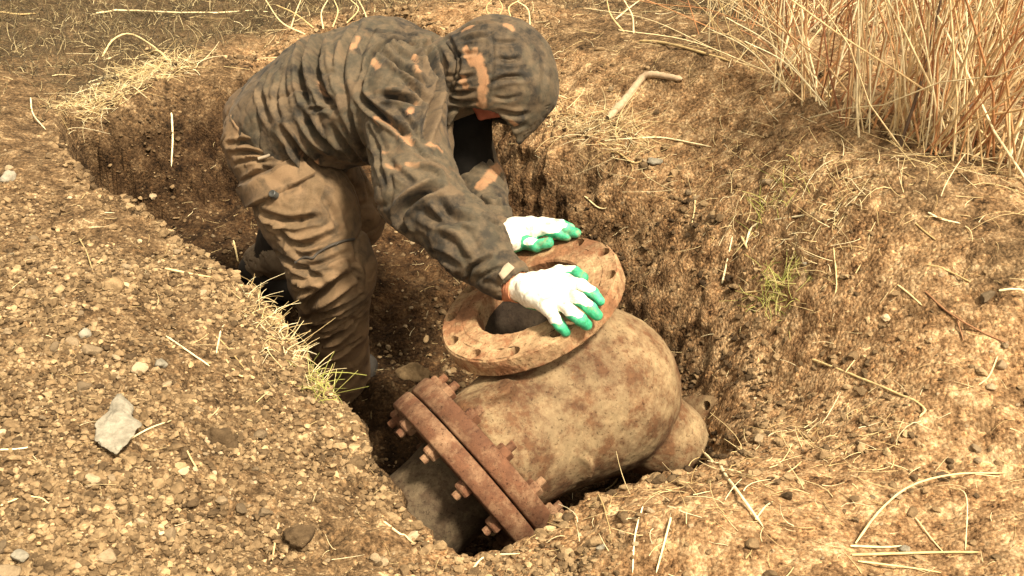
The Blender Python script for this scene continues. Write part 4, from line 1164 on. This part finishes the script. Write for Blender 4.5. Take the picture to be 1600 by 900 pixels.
ST = [([(1258, 560), (1340, 592), (1438, 636), (1436, 655)], 5, 'long pale stem with a hooked end across the orange bank'),
      ([(1336, 852), (1372, 815), (1420, 782), (1490, 758), (1572, 742)], 5, 'long pale arching stem sweeping over the bottom right mound'),
      ([(1330, 870), (1400, 868), (1470, 866), (1530, 866)], 6, 'straight pale stem lying flat at the bottom right'),
      ([(1328, 856), (1380, 858), (1410, 856)], 5, 'short pale stem just above the flat stem at the bottom right'),
      ([(1340, 880), (1420, 890), (1470, 898)], 4, 'low pale stem under the flat stem at the bottom right'),
      ([(1485, 765), (1505, 800), (1508, 862)], 3, 'thin curved stem dropping from the arching stem'),
      ([(1430, 812), (1455, 845), (1475, 868)], 3, 'thin straight stem crossing to the flat stem'),
      ([(1048, 812), (1038, 850), (1025, 898)], 5, 'straight upright stem in the bottom middle of the orange mound'),
      ([(1004, 795), (992, 840), (988, 898)], 4, 'wavy stem left of the straight upright stem'),
      ([(1072, 803), (1072, 822)], 3, 'short stub between two upright stems on the orange mound'),
      ([(1100, 710), (1140, 755), (1192, 826)], 6, 'pale stem pointing from the pit lip down the orange mound'),
      ([(1062, 726), (1095, 720), (1132, 722)], 4, 'short pale stem crossing the pit lip beside the rear flange'),
      ([(1180, 815), (1195, 795), (1207, 787)], 4, 'short stem crossing the end of the pale pit lip stem'),
      ([(935, 775), (945, 800), (955, 850)], 3, 'thin dangling stem below the valve flank'),
      ([(946, 768), (958, 760), (970, 742)], 4, 'small forked straw at the pit lip under the valve'),
      ([(738, 892), (760, 872), (812, 868)], 4, 'curled pale straw at the bottom edge left of the orange mound'),
      ([(1165, 385), (1178, 355), (1230, 343), (1308, 334)], 5, 'long bent stem with a hook on the upper orange bank'),
      ([(1128, 445), (1136, 410), (1144, 372)], 4, 'upright pale stem left of the hooked bank stem'),
      ([(1158, 372), (1172, 400), (1180, 420)], 5, 'short thick pale stem under the hooked bank stem'),
      ([(1200, 438), (1235, 455), (1282, 476)], 5, 'pale stem through the green tuft on the bank'),
      ([(1164, 460), (1182, 458)], 5, 'pale stub at the left of the green tuft'),
      ([(1302, 390), (1306, 430), (1305, 460), (1288, 500)], 3, 'thin sinuous root hanging on the bank right of the green tuft'),
      ([(1402, 448), (1420, 462), (1440, 480)], 4, 'short pale stem on bare orange earth'),
      ([(1448, 416), (1480, 426), (1516, 444)], 4, 'bowed pale stem high on the right bank'),
      ([(1445, 458), (1480, 490), (1530, 520), (1580, 542)], 4, 'long reddish brown twig along the right bank'),
      ([(1560, 457), (1600, 457)], 5, 'pale stem running out at the right edge'),
      ([(1494, 500), (1505, 535)], 3, 'thin pale stem under the reddish twig'),
      ([(1450, 335), (1470, 345), (1500, 352)], 4, 'pale stem below the reeds on the ridge'),
      ([(1430, 352), (1446, 366), (1462, 378)], 4, 'short pale stem left of the stem below the reeds'),
      ([(945, 222), (1000, 218), (1040, 218), (1112, 232)], 4, 'long pale straw running right from the straw tuft behind the hood'),
      ([(930, 222), (965, 240), (990, 257), (1008, 250)], 4, 'kinked pale straw below the straw tuft'),
      ([(912, 308), (946, 328), (996, 286)], 3, 'v shaped thin root on the bank left of the pale stone'),
      ([(1086, 306), (1085, 330), (1080, 356)], 3, 'thin upright root on the bank wall'),
      ([(1102, 390), (1115, 376), (1108, 372)], 3, 'tiny yellow root on the bank wall'),
      ([(258, 422), (296, 430), (332, 436)], 5, 'pale straight stem lying on the left mound'),
      ([(124, 375), (135, 395), (146, 428)], 3, 'thin stem on the upper left mound'),
      ([(336, 552), (372, 588), (395, 590)], 4, 'pale stem on the left mound near the rim'),
      ([(316, 512), (350, 540), (382, 578)], 4, 'long thin stem beside the rim grass'),
      ([(345, 520), (338, 555)], 4, 'upright short stem crossing the rim straws'),
      ([(260, 528), (295, 552), (328, 575)], 4, 'double stem on the gravel mound'),
      ([(202, 690), (235, 672), (268, 660)], 4, 'pale stem leaning beside the concrete lump'),
      ([(292, 706), (300, 722), (308, 735)], 4, 'short bright stem below the big clod'),
      ([(436, 820), (430, 850), (426, 878)], 5, 'pale upright stem left of the round clod'),
      ([(600, 818), (622, 835), (645, 850)], 5, 'pale stem at the near lip of the pit'),
      ([(0, 706), (25, 705), (48, 702)], 4, 'pale stem at the left edge of the gravel'),
      ([(0, 794), (20, 786), (60, 780), (82, 795)], 4, 'curved grey root near the left edge'),
      ([(48, 155), (52, 180), (72, 205)], 3, 'thin dark root on the far left bank'),
      ([(268, 175), (270, 215), (268, 262)], 4, 'long root hanging down the far pit wall'),
      ([(160, 90), (178, 72), (205, 66), (240, 82), (272, 103)], 4, 'arched pale stem standing over the far turf'),
      ([(232, 86), (250, 94), (268, 104)], 5, 'short thick stem beside the arched pale stem'),
      ([(0, 20), (30, 24), (60, 22)], 4, 'pale stem lying on the far turf'),
      ([(150, 22), (200, 18), (300, 22), (420, 20)], 4, 'long pale stem lying across the far turf'),
      ([(1360, 545), (1340, 560), (1320, 585)], 3, 'short stem on the lower right bank'),
      ([(1558, 560), (1545, 590), (1528, 605)], 3, 'thin root near the hollow at the right edge'),
      ([(365, 378), (370, 400), (372, 410)], 4, 'upright pale straw at the rim left of the boot'),
      ([(1000, 66), (1030, 68), (1075, 78), (1140, 98)], 6, 'long pale stem lying along the ridge before the reeds')]
for i, (pts, wd, lab) in enumerate(ST):
    lf = None
    if 'arch' in lab: m_ = len(pts); lf = [.004 + .03 * math.sin(math.pi * k / (m_ - 1)) for k in range(m_)]
    stem(pts, wd * .85, M_TWIG if 'reddish' in lab else M_STRAW, lab, 'stem', 'dry_stem', .0045, lifts=lf)

def straws(name, n, xy, length, rad, mtl, label, flat=.25, k=5, curl=.5, kind='stuff', cat='straw', sides=3, tilt0=None, dirv=None):
    a, b = xy; z = terrain_z(a, b); nn = len(a)
    th = rng.uniform(0, 6.28, nn); L = length[0] + (length[1] - length[0]) * rng.uniform(0, 1, nn) ** 1.8
    el = np.abs(rng.normal(0, flat, nn)) if tilt0 is None else rng.normal(tilt0, flat, nn)
    d = np.stack([np.cos(th) * np.cos(el), np.sin(th) * np.cos(el), np.sin(el)], 1)
    if dirv is not None: d = d + np.array(dirv); d /= np.linalg.norm(d, axis=1, keepdims=True)
    sdv = np.cross(d, [0, 0, 1]); sdv /= np.linalg.norm(sdv, axis=1, keepdims=True) + 1e-9; upv = np.cross(sdv, d)
    t = np.linspace(0, 1, k); cu = rng.normal(0, curl, nn); cv = rng.normal(0, curl * .5, nn) - (curl * .3)
    P = np.stack([a, b, z + .003], 1)[:, None] + L[:, None, None] * (d[:, None] * t[None, :, None] + sdv[:, None] * (cu[:, None] * t ** 2)[..., None] + upv[:, None] * (cv[:, None] * t ** 2)[..., None])
    g = terrain_z(P[..., 0].ravel(), P[..., 1].ravel()).reshape(P.shape[:2]) + .0015
    P[..., 2] = np.maximum(P[..., 2], g)
    rr = rad * rng.uniform(.6, 1.3, nn)[:, None] * np.linspace(1, .45, k)[None]
    V, Q = tubes_np(P, rr, sides); me = np_mesh(name, V, Q, True)
    return link(name, me, mtl, None, label, cat, None, kind)
def spots(lst, n):
    out = []; ws = np.array([l[3] for l in lst], float); ws /= ws.sum()
    for (px, py, spread, wgt), k in zip(lst, (ws * n).astype(int) + 1):
        c = hit(px, py); out.append(np.stack([rng.normal(c[0], spread, k), rng.normal(c[1], spread * 1.3, k)], 1))
    o = np.concatenate(out); sd_, _ = rim_dist(o[:, 0], o[:, 1]); o = o[sd_ < .045]; return o[:, 0], o[:, 1]
# loose straw strewn over the soil
def uni(n, x0, x1, y0, y1): return rng.uniform(x0, x1, n), rng.uniform(y0, y1, n)
aa, bb = uni(1500, -1.2, 1.6, 1.6, 4.2)
straws('straw_litter', 0, (aa, bb), (.012, .05), .0008, M_STRAW, 'fine broken straw and rootlets scattered over the bare soil', .15)
aa, bb = uni(330, .3, 1.7, 1.7, 4.4)
straws('straw_litter', 0, (aa, bb), (.02, .07), .0009, M_STRAW, 'broken straw scattered over the orange right bank', .2)
TUFTS = [([(130, 170, .04, 1), (180, 150, .06, 2), (235, 118, .06, 2), (280, 105, .05, 1)], 800, (.03, .10), 'matted pale dry grass along the far left rim'),
         ([(880, 185, .03, 1), (930, 205, .05, 3), (970, 225, .04, 1.5), (1000, 240, .03, .5)], 230, (.04, .13), 'matted tuft of dry straw on the bank behind the hood'),
         ([(1250, 300, .06, 2), (1290, 322, .045, 2), (1200, 310, .04, 1)], 230, (.015, .05), 'yellow dry grass matted on the upper orange bank'),
         ([(398, 462, .022, 1), (420, 500, .022, 1.5), (452, 545, .022, 1.5), (490, 592, .022, 1)], 260, (.02, .07), 'dry grass hanging over the rim beside the trouser leg'),
         ([(1290, 360, .04, 1), (1310, 380, .05, 1)], 70, (.04, .10), 'thin straw on the bank above the pale pebble'),
         ([(1090, 300, .1, 1), (1130, 360, .06, 1)], 60, (.03, .09), 'rootlets sticking out of the bank'),
         ([(860, 90, .08, 1), (1200, 200, .15, 2)], 100, (.03, .08), 'sparse dry grass on the crest of the bank'),
         ([(990, 780, .1, 1), (1150, 780, .12, 1), (900, 810, .05, .5), (1280, 700, .07, 1), (1340, 700, .05, .6)], 140, (.03, .08), 'rootlets and straw on the near orange mound'),
         ([(1560, 230, .08, 1), (1500, 270, .1, 1), (1400, 240, .1, 1)], 160, (.05, .14), 'dry grass bent at the foot of the reeds')]
for lst, n, L, lab in TUFTS: straws('dry_grass', 0, spots(lst, n), L, .0011, M_STRAW, lab, .45, cat='grass', curl=.7)
GT = [([(1205, 450, .022, 1), (1228, 462, .025, 1)], 90, 'yellow green grass tuft growing on the orange bank'), ([(508, 622, .018, 1), (492, 600, .015, .6)], 60, 'small green grass tuft at the rim beside the trouser leg'),
      ([(1210, 325, .03, 1)], 30, 'green shoots among the yellow grass of the upper bank')]
for lst, n, lab in GT:
    straws('grass_tuft', 0, spots(lst, n), (.03, .075), .0013, M_GREEN, lab, .6, tilt0=.7, cat='grass', curl=.6)
# turf of the far field
n = 15000; aa = rng.uniform(-2.7, 1.2, n * 3); bb = rng.uniform(3.9, 7.5, n * 3)
tf = shep(aa, bb, 5); s_, _ = rim_dist(aa, bb)
ok = (rng.uniform(0, 1, n * 3) < tf * 1.1) & (s_ < -.03) & (np.abs(aa) < .46 * bb + .3); aa, bb = aa[ok][:n], bb[ok][:n]
straws('turf', 0, (aa, bb), (.02, .07), .0014, M_TURF, 'short withered turf of the field beyond the trench', .5, k=4, tilt0=.8, cat='grass')
aa, bb = uni(420, -1.9, 1.0, 4.4, 7.0)
straws('straw_litter', 0, (aa, bb), (.04, .14), .0013, M_STRAW, 'pale straw lying in the far turf', .1)

# reeds
def reed_paths(px, py, n_each, Lr, lean, jitter=.02, k=7, bend=.25):
    Ps = []
    for a, b in zip(px, py):
        c = hit(a, b)
        L = random.uniform(*Lr); th = random.gauss(lean[0], lean[1]); el = random.gauss(R(74), R(10)) if random.random() < .82 else random.gauss(R(45), R(15))
        d = np.array([math.cos(th) * math.cos(el), math.sin(th) * math.cos(el), math.sin(el)])
        bd = np.array([math.cos(th), math.sin(th), -.4]) * random.uniform(0, bend) + np.array([random.gauss(0, .05), random.gauss(0, .05), 0])
        t = np.linspace(0, 1, k)[:, None]
        P = c + np.array([0, 0, -.02]) + L * (d * t + bd * t ** 2) + np.cumsum(rng.normal(0, .011, (k, 3)), 0) * L
        Ps.append(P)
    return np.array(Ps)
def ridge_py(px): return np.interp(px, [1040, 1150, 1250, 1350, 1450, 1540, 1620], [60, 110, 165, 215, 245, 262, 290])
# the stems that show largest, each its own object
nb = 230
px = np.concatenate([np.random.default_rng(3).normal(1470, 75, nb // 2), np.random.default_rng(4).uniform(1180, 1630, nb - nb // 2)])
py = ridge_py(px) - np.random.default_rng(5).uniform(0, 45, nb)
Pr = reed_paths(px, py, 1, (.7, 1.35), (R(20), 1.5), k=8)
for i in range(nb):
    P = Pr[i]; r = random.uniform(.0016, .0034); base = P[0].copy()
    V, Q = tubes_np((P - base)[None], (r * np.linspace(1, .5, 8))[None], 5); me = np_mesh('reed_stalk', V, Q, True)
    o = link('reed_stalk', me, M_REED, None, 'dry tan reed stalk standing in the thicket on the ridge', 'reed', 'dry reed stalks on the ridge'); o.location = base
# two darker broken stalks
M_DARKST = straw_material('dark_stalk', [(0, (.10, .06, .035)), (1, (.16, .10, .06))])
for pts, lab in ((((1402, 232), (1470, 0)), 'dark brown stalk leaning right in front of the reeds'), (((1452, 245), (1520, 160)), 'dark broken stalk low at the right of the leaning dark stalk')):
    c = hit(*pts[0]); e = atY(pts[1][0], pts[1][1], c[1] + .05); P = smooth_path([c - np.array([0, 0, .03]), (c + e) / 2 + np.array([.01, 0, .0]), e], 10)
    V, Q = tubes_np((P - P[0])[None], np.linspace(.0045, .003, 10)[None], 6); o = link('dark_stalk', np_mesh('dark_stalk', V, Q), M_DARKST, None, lab, 'stalk'); o.location = P[0]
# the thicket behind them
n = 5200
xx = rng.uniform(.7, 3.4, n); yy = rng.uniform(3.85, 6.2, n)
keep = (xx > .75 + .1 * (yy - 3.5) + rng.normal(0, .12, n)); xx, yy = xx[keep], yy[keep]; n = len(xx)
zz = terrain_z(xx, yy); k = 7; t = np.linspace(0, 1, k)[None, :, None]
th = rng.normal(R(20), 1.6, n); el = rng.normal(R(66), R(18), n); L = rng.uniform(.4, 1.3, n)
d = np.stack([np.cos(th) * np.cos(el), np.sin(th) * np.cos(el), np.sin(el)], 1)
bd = np.stack([np.cos(th), np.sin(th), -.4 + 0 * th], 1) * rng.uniform(0, .35, n)[:, None]
P = np.stack([xx, yy, zz - .02], 1)[:, None] + L[:, None, None] * (d[:, None] * t + bd[:, None] * t ** 2) + np.cumsum(rng.normal(0, .016, (n, k, 3)), 1) * L[:, None, None]
V, Q = tubes_np(P, rng.uniform(.0010, .0024, n)[:, None] * np.linspace(1, .5, k)[None], 3)
link('reed_thicket', np_mesh('reed_thicket', V, Q), M_REED, None, 'dense mass of dry orange and tan reeds behind the ridge', 'reeds', None, 'stuff')
# low bent stems at the left edge of the thicket and behind head and back
def loose_stem(pts, Y0, Y1, r, lab, grp=None, mtl=None):
    m_ = len(pts); P = [atY(a, b, Y0 + (Y1 - Y0) * i / (m_ - 1)) for i, (a, b) in enumerate(pts)]
    P = smooth_path(P, 12); base = P[0].copy(); V, Q = tubes_np((P - base)[None], (r * np.linspace(1, .6, 12))[None], 5)
    o = link('dry_stem', np_mesh('dry_stem', V, Q), mtl or M_STRAW, None, lab, 'stem', grp); o.location = base
LS = [([(477, 54), (440, 35), (415, 0)], 'pale stem standing behind the hips of the worker'), ([(490, 44), (462, 22), (432, 8)], 'second pale stem behind the hips, leaning left'), ([(455, 42), (462, 20), (470, 0)], 'short upright stem behind the lower back'),
      ([(505, 45), (502, 20), (512, 0)], 'pale looping stem behind the middle of the back'), ([(520, 42), (528, 18), (522, 0)], 'pale stem beside the looping stem behind the back'), ([(540, 38), (560, 15), (548, 0)], 'curled pale stem above the upper back'),
      ([(575, 35), (568, 15), (560, 0)], 'last pale stem above the upper back'), ([(765, 28), (760, 12), (768, 0)], 'pale stem left of those above the hood'), ([(778, 28), (785, 12), (780, 0)], 'crossing pale stem above the hood'),
      ([(800, 32), (795, 12), (812, 0)], 'pale stem looping above the middle of the hood'), ([(828, 40), (825, 15), (808, 2)], 'pale stem arching right above the hood'), ([(975, 50), (955, 25), (948, 0)], 'pale stem of the small fork on the far bank'), ([(990, 52), (988, 25), (975, 0)], 'upright stem of the small fork on the far bank'), ([(962, 30), (980, 15), (1000, 0)], 'crossing stem of the small fork on the far bank')]
for pts, lab in LS:
    c = hit(*pts[0]); loose_stem(pts, c[1], c[1] + .05, .0036, lab)
n_l = 42
for i in range(n_l):
    a0 = random.uniform(1090, 1300); b0 = float(ridge_py(a0)) - random.uniform(5, 50); c = hit(a0, b0)
    ang = random.choice([R(138), R(118), R(100), R(50)]) + random.gauss(0, .25); Lp = random.uniform(90, 260)
    pts = [(a0, b0), (a0 + math.cos(ang) * Lp * .5, b0 - math.sin(ang) * Lp * .5 - 8), (a0 + math.cos(ang) * Lp, b0 - math.sin(ang) * Lp * .85)]
    loose_stem(pts, c[1], c[1] + random.uniform(-.1, .25), random.uniform(.0010, .0022), 'bent dry stem sprawling out of the left edge of the reeds', 'bent stems at the edge of the reeds', M_REED if random.random() < .3 else M_STRAW)
print('done', round(time.perf_counter() - T0, 1), sum(len(o.data.polygons) for o in sc.objects if o.type == 'MESH'))
